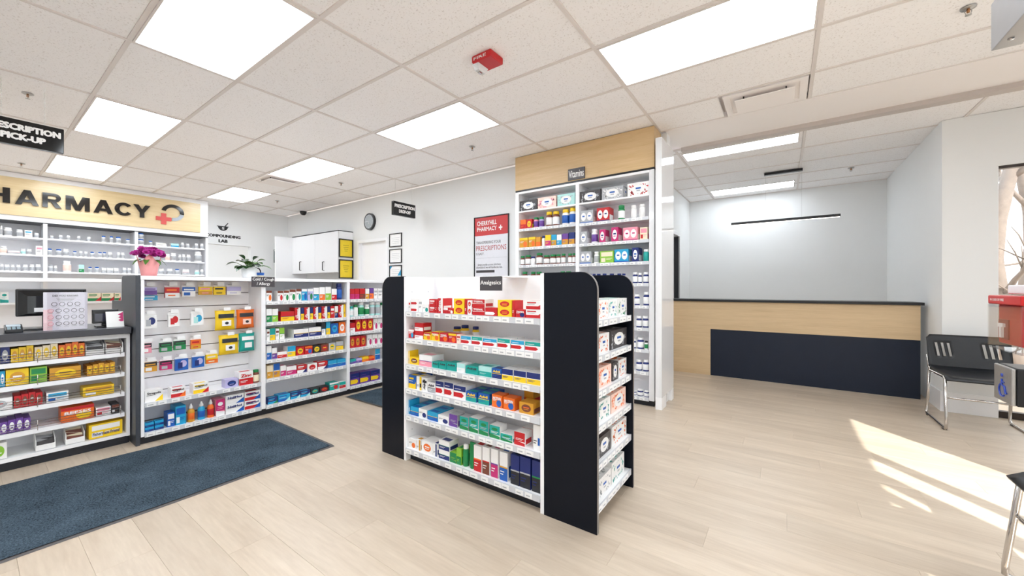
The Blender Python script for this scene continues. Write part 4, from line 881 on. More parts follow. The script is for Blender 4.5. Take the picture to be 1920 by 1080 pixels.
# heavy block letters cut from board, drawn stroke by stroke in a unit box
def block_letter(ch):
    key = ('block', ch)
    if key in UM: return UM[key]
    mb = MB(); lay = [0]
    def q(*p):
        ar = sum(p[i][0] * p[(i + 1) % len(p)][1] - p[(i + 1) % len(p)][0] * p[i][1] for i in range(len(p)))
        p = list(p) if ar > 0 else list(reversed(p)); lay[0] += 1
        mb.prism([(a - .5, b) for a, b in p], 1, -.013 - lay[0] * 2e-5, .011, LB)
    def rc(a, b, c, d): q((a, c), (b, c), (b, d), (a, d))
    def ring(cx, cy, ro, r1, ri, r2, a0, a1, n=12):
        for i in range(n):
            t0, t1 = math.radians(a0 + (a1 - a0) * i / n), math.radians(a0 + (a1 - a0) * (i + 1) / n)
            q((cx + ri * math.cos(t0), cy + r2 * math.sin(t0)), (cx + ro * math.cos(t0), cy + r1 * math.sin(t0)), (cx + ro * math.cos(t1), cy + r1 * math.sin(t1)), (cx + ri * math.cos(t1), cy + r2 * math.sin(t1)))
            lay[0] -= 1
        lay[0] += 1
    if ch == 'H': rc(0, .28, 0, 1); rc(.72, 1, 0, 1); rc(.28, .72, .4, .6)
    elif ch == 'A': q((0, 0), (.26, 0), (.62, 1), (.36, 1)); q((.74, 0), (1, 0), (.64, 1), (.38, 1)); rc(.2, .8, .18, .36)
    elif ch in 'RP':
        rc(0, .27, 0, 1); rc(.27, .6, .82, 1); rc(.27, .6, .4, .58); ring(.6, .7, .36, .3, .12, .12, -90, 90)
        if ch == 'R': q((.42, .42), (.70, .42), (1, 0), (.68, 0))
    elif ch == 'M': rc(0, .21, 0, 1); rc(.79, 1, 0, 1); q((.03, 1), (.31, 1), (.61, 0), (.4, 0)); q((.69, 1), (.97, 1), (.6, 0), (.39, 0))
    elif ch == 'C': ring(.52, .5, .52, .5, .25, .3, 38, 322, 20)
    elif ch == 'Y': q((0, 1), (.3, 1), (.64, .38), (.37, .38)); q((.7, 1), (1, 1), (.63, .38), (.36, .38)); rc(.365, .635, 0, .42)
    UM[key] = mb.mesh('letter'); return UM[key]
# wooden pharmacy sign
a0 = -2.1; b0 = fp.px(375, 0)[0]; zl = 2.21; zh = 2.735
psn = empty('pharmacy_sign', fp.w((a0 + b0) / 2, -.02, zl), 'long oak sign board with black raised PHARMACY letters and cross logo', 'sign')
MB(fp).box(a0, b0, -.02, -.001, zl, zh, OAKY).build('sign_board', psn, bevel=.002)
LB = mat('letter_black', (24, 20, 18), .12, var=.05, spec=.6)
ln = [('P', -175, -95), ('H', -75, 75), ('A', 112, 292), ('R', 318, 462), ('M', 492, 672), ('A', 700, 845), ('C', 858, 992), ('Y', 1000, 1127)]
_, ztop = fp.px(1065 / 4, 320 + 258 / 4, -.035); _, zbot = fp.px(1065 / 4, 320 + 352 / 4, -.035)
for ch, x0, x1 in ln:
    if ch == 'P': u1 = fp.px(75 / 4, 0, -.03)[0] - .27; u0 = u1 - .19
    else: u0 = fp.px(x0 / 4, 0, -.03)[0]; u1 = fp.px(x1 / 4, 0, -.03)[0]
    if ch == 'H': u0 = u1 - .225
    me = block_letter(ch)
    o = link('letter', me, psn, fp.w((u0 + u1) / 2, -.0325, zbot) - WL(psn), (u1 - u0, 1, ztop - zbot), fp.rz); o['label'] = f'black raised letter {ch}'
cu, cz = fp.px(1297 / 4, 320 + 316 / 4, -.03); ro, ri = (fp.px(1382 / 4, 0, -.03)[0] - fp.px(1212 / 4, 0, -.03)[0]) / 2, 0
ri = ro * .63
def arcpart(a1, a2, m, nm):
    n = 14; vs = []; mb = MB(fp); pts = [a1 + (a2 - a1) * i / n for i in range(n + 1)]
    for t_ in pts:
        for r_, dd in ((ro, -.035), (ri, -.035), (ro, -.021), (ri, -.021)): vs.append((cu + r_ * math.cos(t_), dd, cz + r_ * .93 * math.sin(t_)))
    fs = []
    for i in range(n): b_ = i * 4; fs += [(b_, b_ + 4, b_ + 5, b_ + 1), (b_ + 2, b_ + 6, b_ + 4, b_), (b_ + 1, b_ + 5, b_ + 7, b_ + 3)]
    mb.faces(vs, fs, m).build(nm, psn)
arcpart(math.radians(170), math.radians(-8), LB, 'logo_ring'); arcpart(math.radians(-10), math.radians(-95), mat('logo_grey', (176, 184, 194), .3), 'logo_ring')
ccu, ccz = fp.px(1228 / 4, 320 + 361 / 4, -.03); s_ = ro; tt = ro * .21; RED = mat('logo_red', (214, 84, 80), .3)
MB(fp).box(ccu - s_ * .66, ccu + s_ * .66, -.036, -.021, ccz - tt, ccz + tt, RED).box(ccu - tt * 1.05, ccu + tt * 1.05, -.0362, -.021, ccz - s_ * .62, ccz + s_ * .62, RED).build('logo_cross', psn)
P_ = 'dispensary bay'
row(fp, PS[0], *R1, 'top shelf, left ' + P_, '-90,-50,420,b,WWS; -40,-4,440,b,WWS; 0,20,412,b,WWS; 25,95,426,b,WWS; 122,174,441,b,WWS; 184,242,446,c0,WCB; 256,295,468,b,WWS')
row(fp, PS[1], *R1, 'second shelf, left ' + P_, '0,55,566,b,WWF; 60,150,600,c1,WSI; 155,195,586,b,WWA; 200,240,588,b,WWS; 269,322,564,c0,WIS')
row(fp, PS[2], *R1, 'third shelf, left ' + P_, '0,28,700,b,WWS; 33,74,704,b,WWS; 80,112,706,b,WWS; 121,156,706,b,WWS; 171,212,706,b,WWS; 221,260,703,b,WWS; 266,311,702,b,WWS')
row(fp, PS[0], *R1, 'top shelf, middle ' + P_, '373,404,486,b,WWS; 440,473,484,b,WWS; 498,529,486,b,WWS; 577,607,490,b,WWS; 652,686,497,b,WWS; 762,796,488,b,WBS; 824,852,491,b,WBS; 869,912,496,b,WBS; 945,978,513,b,WBS')
row(fp, PS[1], *R1, 'second shelf, middle ' + P_, '355,392,584,b,WBS; 419,465,588,b,WBS; 473,521,588,b,WWS; 547,578,604,b,WBS; 594,622,602,b,WWS; 632,658,606,b,WWS; 677,709,609,b,WBS; 736,768,611,b,WBS; 771,800,611,b,WBS; 811,846,612,b,WWS; 877,905,613,b,WWS; 908,938,613,b,WWS')
row(fp, PS[2], *R1, 'third shelf, middle ' + P_, '360,400,706,b,WSS; 404,432,712,b,WWS; 473,538,676,b,WWF; 590,632,706,c1,AGW; 662,693,722,b,WBS; 711,747,722,b,WBS; 764,800,730,c1,WSS; 804,850,730,c1,WSS; 856,890,730,c1,WSW; 920,950,728,b,WWS; 955,988,728,b,WWS')
row(fp, PS[0], *R1, 'top shelf, right ' + P_, '1036,1086,468,b*2,WBS; 1117,1147,527,b,WBS; 1172,1248,541,c0,WES; 1282,1342,547,c1,ACW; 1357,1384,540,b,WWS; 1396,1426,548,b,WWS; 1462,1488,546,b,WWS; 1502,1531,548,b,WWS')
row(fp, PS[1], *R1, 'second shelf, right ' + P_, '1243,1278,625,b,WWF; 1283,1326,618,b,WWS; 1340,1365,630,b,WWS; 1368,1394,628,b,WWS; 1401,1436,630,b,WWS; 1464,1520,608,b,WWS')
row(fp, PS[2], *R1, 'third shelf, right ' + P_, '1195,1236,735,b,WWS; 1255,1300,736,b,WWS; 1315,1350,738,b,WBS; 1370,1420,741,c1,WSI; 1464,1500,744,b,WWA; 1504,1533,741,b,WWS')
row(fp, .985, 0, 520, 7.68, 'low shelf of dispensary', '-60,-10,220,c1,WTG; 0,125,212,c8,AWT; 1262,1455,228,c7,EGR; 1462,1640,228,c7,EGR; 1650,1740,228,c7,EGR')
# ================================================================ BACK OF THE SHOP: compounding lab sign, cupboards, clock, frames
fb = Fr('X', XW)
INK = mat('vinyl_black', (30, 30, 32), .4)
t = empty('wall_lettering', fb.w(3.0, -.002, 2.1), 'black COMPOUNDING LAB wall lettering under a mortar and pestle symbol', 'sign')
u1, z1 = fb.px(451, 433); u0, z0 = fb.px(388, 441)
text('COMPOUNDING', fb, u0 - .02, u1, 2.2, 2.262, INK, -.003, t, .045)
ua, _ = fb.px(409.5, 0); ub, _ = fb.px(427, 0); text('LAB', fb, ua, ub, 2.1, 2.165, INK, -.003, t, .045)
cu, cz = fb.px(418, 428)
m = MB(fb).faces([(cu + .085 * math.cos(q), -.004, cz + .035 + .085 * math.sin(q)) for q in [PI + i * PI / 12 for i in range(13)]], [tuple(range(13))], INK)
m.tube([(cu + .03, -.004, cz + .035), (cu + .085, -.004, cz + .11)], .008, INK, 6).tube([(cu - .1, -.004, cz + .035), (cu + .1, -.004, cz + .035)], .007, INK, 6); m.build('mortar_symbol', t)
text('S', fb, cu - .02, cu + .025, cz - .025, cz + .02, pm('W'), -.006, t, .02)
# wall cupboards
CXR, CYF = -6.649, 3.921
cab = empty('wall_cupboard', ((-8.36 + CXR) / 2, 4.07, 1.48), 'white two-door wall cupboard with black top edge on the back wall', 'cupboard')
MB().box(-8.36, CXR, CYF + .02, YA - .001, 1.48, 2.235, WHITE).build('body', cab); MB().box(-8.36, CXR + .003, CYF - .002, YA - .001, 2.235, 2.25, BLKPL).build('top_edge', cab)
xm = (-8.36 + CXR) / 2 + .04
fcab = Fr('Y', CYF)
for a, b2, hxp in ((-8.358, xm - .002, 590), (xm + .002, CXR - .002, 607)):
    d_ = MB(fcab).box(a, b2, 0, .018, 1.482, 2.233, GLOSSW).build('door', cab, bevel=.0015)
for hp, idx in ((564.5, 0), (607.5, 1)):
    hu, ht = fcab.px(hp, 491); _, hb = fcab.px(hp, 507); dd_ = [o for o in cab.children if o.name.startswith('door')][idx]
    MB(fcab).tube([(hu, 0, ht), (hu, -.03, ht), (hu, -.03, hb), (hu, 0, hb)], .008, BLKPL, 6).build('handle', dd_)
tall = MB().box(-8.40, -8.365, 3.60, YA - .001, 0, 2.235, WHITE).build('body', None)
label(tall, 'plain white tall gable panel in the corner left of the wall cupboard', 'cupboard'); tall.name = 'gable_panel'

base = empty('base_cupboard', (-7.4, 4.0, 0), 'white base cupboard and counter below the wall cupboard', 'cupboard')
MB().box(-8.36, CXR, 3.66, YA - .016, .08, .88, WHITE).build('body', base); MB().box(-8.36, CXR + .01, 3.63, YA - .016, .88, .92, MC['worktop_charcoal']).build('worktop', base)
MB().box(-8.36, CXR, 3.72, YA - .02, 0, .08, KICK).build('kick_board', base)
# fridge-like grey box and hanging grey paper
ff = Fr('X', -8.9)
a, z1 = ff.px(497, 496); b2, _ = ff.px(517, 0)
fr_ = MB(Fr('X', -8.9)).box(a, 3.55, 0, .28, 0, 1.43, mat('fridge_grey', (150, 142, 134), .35, .3)).build('refrigerator', None, bevel=.005)
label(fr_, 'grey metal refrigerator top beside the tall white cupboard', 'refrigerator')
a2 = ff.px(503, 0)[0]; MB(Fr('X', -8.895)).box(a2, 3.548, 0, .004, .1, 1.40, mat('fridge_door', (112, 106, 102), .3, .3)).build('door', fr_)
a, z1 = fb.px(513, 468); b2, z2 = fb.px(521, 493)
t = MB(fb).box(a, min(b2, 3.98), -.012, -.001, z2, z1, mat('grey_board', (104, 116, 116), .5)).build('wall_board'); label(t, 'narrow grey-green board on the wall above the refrigerator', 'board')
MB(fb).box(a + .01, min(b2, 3.98) - .01, -.014, -.012, z1 - .03, z1 - .01, TAGW).build('clip', t)
# yellow licences on the cupboard side
fy = Fr('X', CXR + .003)
YP_ = mat('licence_yellow', (236, 206, 40), .35)
for (pt, pb_), lab in (((447, 482), 'upper yellow licence in a black frame on the cupboard side'), ((486, 522), 'lower yellow licence in a black frame on the cupboard side')):
    a, z1 = fy.px(635, pt); b2, _ = fy.px(662.5, pt); _, z2 = fy.px(635, pb_)
    b2 = min(b2, YA - .01)
    t = empty('framed_licence', fy.w((a + b2) / 2, 0, z2), lab, 'picture frame', 'yellow licences')
    m = MB(fy); m.box(a, a + .02, -.018, 0, z2, z1, BLKPL).box(b2 - .02, b2, -.018, 0, z2, z1, BLKPL).box(a + .02, b2 - .02, -.018, 0, z2, z2 + .02, BLKPL).box(a + .02, b2 - .02, -.018, 0, z1 - .02, z1, BLKPL); m.build('frame', t)
    MB(fy).box(a + .02, b2 - .02, -.008, 0, z2 + .02, z1 - .02, YP_).build('certificate', t)
    m = MB(fy); uc = (a + b2) / 2
    for i in range(4): m.box(uc - .06 + .01 * i, uc + .06 - .01 * i, -.0085, -.008, z1 - .12 - .035 * i, z1 - .113 - .035 * i, mat('ink_olive', (120, 100, 30), .6))
    m.build('small_print', t)
# clock
fa = Fr('Y', YA)
cu, cz = fa.px(695.5, 416); rr = abs(fa.px(706, 0)[0] - fa.px(685, 0)[0]) / 2 * .98
t = empty('wall_clock', fa.w(cu, 0, cz), 'round black wall clock with silver face above the back door', 'clock')
def disc(fr, cu, cz, r, d0, d1, m, n=32):
    mb = MB(fr); vs = [(cu + r * math.cos(2 * PI * i / n), d0, cz + r * math.sin(2 * PI * i / n)) for i in range(n)] + [(cu + r * math.cos(2 * PI * i / n), d1, cz + r * math.sin(2 * PI * i / n)) for i in range(n)]
    return mb.faces(vs, [tuple(range(n)), tuple(range(2 * n - 1, n - 1, -1))] + [(i, i + n, (i + 1) % n + n, (i + 1) % n) for i in range(n)], m)
rr = .15
disc(fa, cu, cz, rr, -.045, -.001, BLKPL).build('casing', t)
disc(fa, cu, cz, rr * .84, -.0455, -.045, mat('clock_face', (150, 156, 160), .3)).build('clock_face', t)
m = MB(fa)
for i in range(12): q = i * PI / 6; m.box(cu + rr * .72 * math.cos(q) - .004, cu + rr * .72 * math.cos(q) + .004, -.047, -.0456, cz + rr * .72 * math.sin(q) - .004, cz + rr * .72 * math.sin(q) + .004, pm('W'))
m.build('hour_mark', t)
MB(fa).tube([(cu, -.048, cz), (cu - .085, -.048, cz + .005)], .0035, pm('W'), 6).build('minute_hand', t); MB(fa).tube([(cu, -.049, cz), (cu + .02, -.049, cz - .055)], .0045, pm('W'), 6).build('hour_hand', t)
# three certificates
for k, (p0, p1, lab, c2) in enumerate(((438, 464, 'topmost of three thin-framed white certificates right of the door', 'S'), (467, 494, 'middle of three thin-framed white certificates right of the door', 'S'), (497, 521, 'lowest thin-framed certificate with blue corners, partly behind the island', 'C'))):
    a, z1 = fa.px(731, p0 + 1); b2, _ = fa.px(754, p0); _, z2 = fa.px(731, p1)
    t = empty('framed_certificate', fa.w((a + b2) / 2, 0, z2), lab, 'picture frame', 'white certificates by the door')
    m = MB(fa); e = .014; m.box(a, a + e, -.016, -.001, z2, z1, BLKPL).box(b2 - e, b2, -.016, -.001, z2, z1, BLKPL).box(a + e, b2 - e, -.016, -.001, z2, z2 + e, BLKPL).box(a + e, b2 - e, -.016, -.001, z1 - e, z1, BLKPL); m.build('frame', t)
    MB(fa).box(a + e, b2 - e, -.006, -.001, z2 + e, z1 - e, pm('W')).build('certificate', t)
    m = MB(fa)
    for i in range(4): m.box(a + .06 + .015 * (i % 2), b2 - .06 - .015 * (i % 2), -.0065, -.006, z1 - .08 - .03 * i, z1 - .075 - .03 * i, pm('S'))
    if c2 == 'C': m.faces([(a + e, -.0068, z1 - e), (a + e, -.0068, z1 - e - .06), (a + e + .06, -.0068, z1 - e)], [(0, 1, 2)], pm('C')).faces([(b2 - e, -.0068, z2 + e + .02), (b2 - e, -.0068, z2 + e + .14), (b2 - e - .1, -.0068, z2 + e + .02)], [(0, 1, 2)], pm('C'))
    m.build('small_print', t)
# poster
a, z1 = fa.px(890, 408); b2, _ = fa.px(955, 0); zb = 1.15; z1 = 2.195
t = empty('pharmacy_poster', fa.w((a + b2) / 2, 0, zb), 'framed poster with red heading about transferring prescriptions, left of vitamins', 'poster')
m = MB(fa); e = .012; m.box(a, a + e, -.018, -.001, zb, z1, BLKPL).box(b2 - e, b2, -.018, -.001, zb, z1, BLKPL).box(a + e, b2 - e, -.018, -.001, zb, zb + e, BLKPL).box(a + e, b2 - e, -.018, -.001, z1 - e, z1, BLKPL); m.build('frame', t)
MB(fa).box(a + e, b2 - e, -.008, -.001, zb + e, z1 - e, mat('poster_paper', (228, 228, 234), .25)).build('poster_sheet', t)
PRED = mat('poster_red', (200, 48, 52), .3)
H_ = .255; MB(fa).box(a + e, b2 - e, -.0085, -.008, z1 - e - H_, z1 - e, PRED).build('red_heading', t)
W_ = b2 - a
text('CHERRYHILL', fa, a + W_ * .09, a + W_ * .66, z1 - .125, z1 - .06, pm('W'), -.0095, t, .012)
text('PHARMACY', fa, a + W_ * .09, a + W_ * .66, z1 - .205, z1 - .145, pm('W'), -.0095, t, .012)
MB(fa).box(a + W_ * .72, a + W_ * .82, -.0095, -.009, z1 - .185, z1 - .165, pm('W')).box(a + W_ * .76, a + W_ * .785, -.0096, -.009, z1 - .21, z1 - .14, pm('W')).build('cross_mark', t)
text('TRANSFERRING YOUR', fa, a + W_ * .06, a + W_ * .78, z1 - .385, z1 - .345, pm('Z'), -.0095, t, .002)
text('PRESCRIPTIONS', fa, a + W_ * .06, a + W_ * .93, z1 - .48, z1 - .41, mat('poster_text_red', (178, 70, 70), .4), -.0095, t, .002)
text('IS EASY.', fa, a + W_ * .06, a + W_ * .30, z1 - .54, z1 - .505, pm('Z'), -.0095, t, .002)
text('Simply provide us your pharmacy\ninformation & we will handle the rest.', fa, a + W_ * .06, a + W_ * .82, z1 - .73, z1 - .66, pm('Z'), -.0095, t, 0)
MB(fa).box(a + W_ * .06, a + W_ * .94, -.009, -.008, z1 - .585, z1 - .582, pm('S')).box(a + W_ * .06, a + W_ * .6, -.009, -.008, z1 - .79, z1 - .755, pm('Z')).build('rule_lines', t)
# hanging signs
def hang_sign(X, px0, px1, pt, pb_, l1, l2, name_label, chains, left_u=None, zfix=None):
    fs = Fr('X', X); u0, zt = fs.px(px0, pt); u1, _ = fs.px(px1, pt); _, zb = fs.px(px0, pb_)
    if left_u is not None: u0 = left_u
    if zfix: zb, zt = zfix
    t = empty('hanging_sign', fs.w((u0 + u1) / 2, .03, zb), name_label, 'sign', 'black hanging prescription signs')
    MB(fs).box(u0, u1, 0, .05, zb, zt, BLKGL).build('sign_box', t, bevel=.003); h = zt - zb; w_ = u1 - u0
    text(l1, fs, u0 + w_ * .04, u1 - w_ * .04, zb + h * .56, zb + h * .82, pm('W'), -.003, t, .05)
    text(l2, fs, u0 + w_ * .23, u1 - w_ * .23, zb + h * .2, zb + h * .46, pm('W'), -.003, t, .05)
    for u in chains(u0, u1):
        n = int((CEIL - .003 - zt) / .016); m = MB(fs)
        for i in range(n):
            zc = zt + (i + .5) * (CEIL - .003 - zt) / n; hx = i % 2
            m.tube([(u + (.005 * math.cos(q) if hx else 0), .025 + (0 if hx else .005 * math.cos(q)), zc + .0098 * math.sin(q)) for q in [j_ * PI / 3 for j_ in range(6)]], .0014, mat('chain_white', (222, 222, 220), .4), 4, closed=True)
        m.build('chain', t)
fs = Fr('X', -4.85); ue, zt = fs.px(120, 243); _, zb = fs.px(120, 288)
hang_sign(-4.85, 0, 120, 243, 288, 'PRESCRIPTION', 'PICK-UP', 'large black hanging sign reading PRESCRIPTION PICK-UP at the left edge', lambda a, b: (a + .1, b - .1), fs.px(-40, 230)[0], (zb, zt))
fs = Fr('X', -4.72); _, zt = fs.px(738, 376); _, zb = fs.px(738, 402)
hang_sign(-4.72, 738, 779, 376, 402, 'PRESCRIPTION', 'DROP-OFF', 'smaller black hanging sign reading PRESCRIPTION DROP-OFF near the clock', lambda a, b: (a + .05, b - .05), None, (zb, zt))
# ================================================================ POTS ON THE GONDOLA
zt = GT
fq = Fr('X', -4.16); a, _ = fq.px(256, 0); b2, _ = fq.px(302, 0); pc = fq.w((a + b2) / 2, 0, zt + .0005)
pot = empty('flower_pot', pc, 'magenta flowers in a pink paper-wrapped pot on top of the gondola', 'flower pot'); Rr = (b2 - a) / 2
m = MB(); n = 28; vs = []; fs_ = []
for ring, (r, z) in enumerate(((Rr * .62, 0), (Rr * .74, .06), (Rr * .9, .115), (Rr * 1.0, None))):
    for i in range(n):
        q = 2 * PI * i / n; zz = z if z is not None else .14 + .03 * math.cos(4 * q + .6); wv = 1 + .03 * math.cos(8 * q)
        vs.append((pc.x + r * wv * math.cos(q), pc.y + r * wv * math.sin(q), pc.z + zz))
for j_ in range(3):
    for i in range(n): k = (i + 1) % n; fs_.append((j_ * n + i, j_ * n + k, (j_ + 1) * n + k, (j_ + 1) * n + i))
fs_.append(tuple(range(n - 1, -1, -1)))
o = m.faces(vs, fs_, mat('paper_pink', (236, 160, 160), .7, var=.06, scale=60), True).build('paper_wrap', pot); sd = o.modifiers.new('s', 'SOLIDIFY'); sd.thickness = .002
rnd = random.Random(3); PET = mat('petal_magenta', (206, 74, 172), .5, var=.25, scale=90); PET2 = mat('petal_dark', (168, 44, 130), .5, var=.2, scale=90); LEAF = mat('leaf_green', (74, 116, 40), .45, var=.25, scale=50); LEAFD = mat('leaf_dark', (38, 70, 34), .3, var=.25, scale=30)
def blossom(mb, c, r, m):
    for k in range(9):
        q = k * 2.4; tl = .3 + .7 * (k / 9); d = Vector((math.cos(q) * (1 - tl * .6), math.sin(q) * (1 - tl * .6), tl * .9 - .15)).normalized()
        s1 = d.orthogonal().normalized(); s2 = d.cross(s1); p = c + d * r * .35
        vs = [c] + [p + (s1 * math.cos(t_) + s2 * math.sin(t_)) * r * .55 + d * r * (.15 + .25 * (i % 2)) for i, t_ in enumerate([j2 * PI / 4 for j2 in range(8)])]
        mb.faces([tuple(v) for v in vs], [(0, i + 1, (i + 1) % 8 + 1) for i in range(8)], m, False)
def leaf(mb, base, dirv, L, Wd, m, droop=.4):
    d = dirv.normalized(); sd = d.cross(Vector((0, 0, 1))).normalized(); vs = []; N = 6
    for i in range(N + 1):
        t_ = i / N; c = base + d * L * t_ + Vector((0, 0, -droop * L * t_ * t_)); wd = Wd * math.sin(PI * min(1, t_ * .93 + .05)) ** .8
        vs += [tuple(c - sd * wd + Vector((0, 0, wd * .3))), tuple(c), tuple(c + sd * wd + Vector((0, 0, wd * .3)))]
    fs = []
    for i in range(N): b_ = i * 3; fs += [(b_, b_ + 1, b_ + 4, b_ + 3), (b_ + 1, b_ + 2, b_ + 5, b_ + 4)]
    mb.faces(vs, fs, m, True)
for i in range(30):
    q = i * 2.39996; rad = Rr * 1.25 * math.sqrt((i + .5) / 30); c = pc + Vector((rad * math.cos(q), rad * math.sin(q), .165 + .05 * (1 - (rad / Rr / 1.25) ** 2) + rnd.uniform(-.015, .015)))
    mb = MB(); blossom(mb, c, .03, PET if i % 3 else PET2); mb.build('blossom', pot)
for i in range(7):
    q = i * 2 * PI / 7 + .5; mb = MB(); leaf(mb, pc + Vector((Rr * .7 * math.cos(q), Rr * .7 * math.sin(q), .13)), Vector((math.cos(q), math.sin(q), .15)), .055, .018, LEAF, .9); mb.build('leaf', pot)
MB().lathe([(Rr * .6, .005), (Rr * .85, .12), (Rr * .5, .13)], mat('potting_soil', (60, 44, 34), .9), tuple(pc), 20).build('soil', pot)
a, _ = fq.px(467, 0); pc = fq.w(a, 0, zt + .0005)
pl = empty('potted_plant', pc, 'leafy green plant in a white pot on the gondola above the cold sign', 'potted plant')
MB().lathe([(.048, 0), (.055, .01), (.066, .10), (.062, .102), (.05, .09)], mat('pot_white', (236, 238, 240), .3), tuple(pc), 24).build('pot', pl)
MB().lathe([(.045, .08), (.058, .092), (.02, .094)], MC['potting_soil'], tuple(pc), 16).build('soil', pl)
rnd = random.Random(11)
for i in range(26):
    q = i * 2.39996; up = rnd.uniform(.2, 1.4) if i < 15 else rnd.uniform(1.0, 2.2); s_ = rnd.uniform(.02, .055)
    st = pc + Vector((0, 0, .09)); dv = Vector((math.cos(q), math.sin(q), up)).normalized(); mid = st + dv * s_ * 1.9
    mb = MB(); mb.tube([tuple(st), tuple(st + dv * s_), tuple(mid)], .0022, LEAF, 5); leaf(mb, mid, Vector((math.cos(q), math.sin(q), up * .5)), rnd.uniform(.065, .09), rnd.uniform(.03, .04), LEAFD if i % 3 else LEAF, rnd.uniform(.25, .6)); mb.build('leaf', pl)
a, _ = fq.px(490, 0); pc = fq.w(a, .02, zt + .0005)
cup = MB().lathe([(.018, 0), (.022, .004), (.026, .026), (.024, .03)], pm('E'), tuple(pc), 16).build('trinket_pot'); label(cup, 'tiny cream and blue cup with a dark stem beside the leafy plant', 'cup')
MB().lathe([(.0262, .03), (.03, .034), (.033, .055), (.03, .056)], pm('B'), tuple(pc), 16).build('rim', cup); MB().tube([tuple(pc + Vector(v)) for v in ((0, 0, .05), (0, .0, .075), (0, -.012, .095), (0, -.03, .1))], .006, BLKPL).build('stem', cup)
# ================================================================ CEILING THINGS
vent(-.45, .175, 3.68, 4.165, 'square white air vent in the ceiling right of the oak header')
v2 = (xl(-5), xl(-4) - .0, 0, 0)
for o in [o for o in ceil.children if o.name.startswith('ceiling_tile')]:
    pass
vent(-6.57, -5.98, 2.45, 3.05, 'white air vent beside the far panel light over the counter')
def sprinkler(x, y, lab):
    t = empty('sprinkler_head', (x, y, CEIL - .002), lab, 'sprinkler', 'ceiling sprinkler heads')
    MB().lathe([(.032, -.004), (.034, 0), (.03, .001)], STEEL, (x, y, CEIL - .002), 20).build('escutcheon', t)
    MB().tube([(x, y, CEIL - .004), (x, y, CEIL - .03)], .007, mat('brass', (170, 120, 80), .3, .8), 8).build('stem', t)
    m = MB()
    for s_ in (-1, 1): m.tube([(x + s_ * .006, y, CEIL - .012), (x + s_ * .014, y, CEIL - .022), (x + s_ * .01, y, CEIL - .036), (x, y, CEIL - .042)], .002, STEEL, 6)
    m.build('yoke', t); MB().lathe([(.014, -.002), (.014, 0)], STEEL, (x, y, CEIL - .042), 12).build('deflector', t)
for x, y, l in ((-5.15, .30, 'left edge of the photo, above the pick-up sign'), (-2.92, 3.35, 'left of the oak header'), (.87, 3.34, 'top right corner of the photo'), (.74, 6.89, 'inside the reception nook'), (-8.1, .42, 'far left, over the pharmacy sign'), (-5.58, 3.34, 'behind the light near the drop-off sign'), (-7.7, 3.34, 'far back beside the smallest light')):
    sprinkler(x, y, f'small metal sprinkler head on ceiling, {l}')
# fire strobe
RED = mat('alarm_red', (190, 14, 22), .3, var=.05)
fo = empty('fire_alarm_strobe', (-1.72, 2.11, CEIL - .05), 'red ceiling fire alarm strobe reading FIRE with a clear lens', 'fire alarm')
MB().box(-1.79, -1.62, 2.045, 2.19, CEIL - .045, CEIL + .003, RED).build('casing', fo, bevel=.008)
MB().faces([(-1.80, 2.06, CEIL - .045), (-1.74, 2.06, CEIL - .045), (-1.74, 2.17, CEIL - .045), (-1.80, 2.17, CEIL - .045), (-1.785, 2.075, CEIL - .085), (-1.755, 2.08, CEIL - .08), (-1.755, 2.155, CEIL - .08), (-1.785, 2.155, CEIL - .085)],
           [(0, 1, 5, 4), (1, 2, 6, 5), (2, 3, 7, 6), (3, 0, 4, 7), (4, 5, 6, 7)], mat('lens_clear', (222, 224, 226), .08, var=.2, scale=150, spec=.8)).build('lens', fo)
MB().box(-1.78, -1.76, 2.10, 2.13, CEIL - .092, CEIL - .085, CHROME).build('flash_tube', fo)
text('FIRE', Fr('Y', 2.045), -1.77, -1.66, CEIL - .034, CEIL - .014, pm('W'), -.001, fo, .01)
# security camera
sc_ = empty('security_camera', (-8.31, 4.12, CEIL - .08), 'small black dome security camera in the far ceiling corner', 'camera')
MB().lathe([(.03, -.075), (.055, -.05), (.065, -.02), (.065, 0)], BLKPL, (-8.31, 4.12, CEIL - .003), 20).build('dome', sc_); MB().lathe([(.07, -.004), (.07, .0)], BLKPL, (-8.31, 4.12, CEIL - .001), 20).build('mount_ring', sc_)
# linear pendant in the nook
PY = 6.52; t = empty('pendant_lamp', (-.02, PY, 2.12), 'thin black linear pendant lamp hanging in the reception nook', 'pendant lamp')
MB().box(-.637, .597, PY - .015, PY + .015, 2.115, 2.15, BLKPL).build('bar', t, bevel=.001); MB().box(-.63, .59, PY - .011, PY + .011, 2.110, 2.115, LAMP).build('led_strip', t)
MB().box(-.228, .206, PY - .03, PY + .03, CEIL - .035, CEIL - .003, BLKPL).build('canopy', t, bevel=.002)
for x in (-.215, .195): MB().tube([(x, PY, 2.15), (x, PY, CEIL - .035)], .0012, STEEL, 5).build('suspension_wire', t)
# ================================================================ RECEPTION COUNTER
ry = 5.87; rc = empty('reception_counter', (-.05, 6.1, 0), 'long oak reception counter with black inset panel and black top in the nook', 'counter')
MB().box(-1.455, -.822, ry, ry + .05, 0, 1.005, OAKR).build('front_panel', rc); MB().box(-.822, 1.19, ry, ry + .05, .63, 1.005, OAKR).build('front_panel', rc)
MB().box(-.821, 1.19, ry + .006, ry + .05, 0, .629, INSET).build('inset_panel', rc)
MB().box(-1.455, 1.215, ry - .03, ry + .42, 1.005, 1.035, BLKPL).build('countertop', rc, bevel=.002)
MB().box(1.17, 1.19, ry + .05, ry + .4, 0, 1.005, WHITE).build('side_panel', rc)
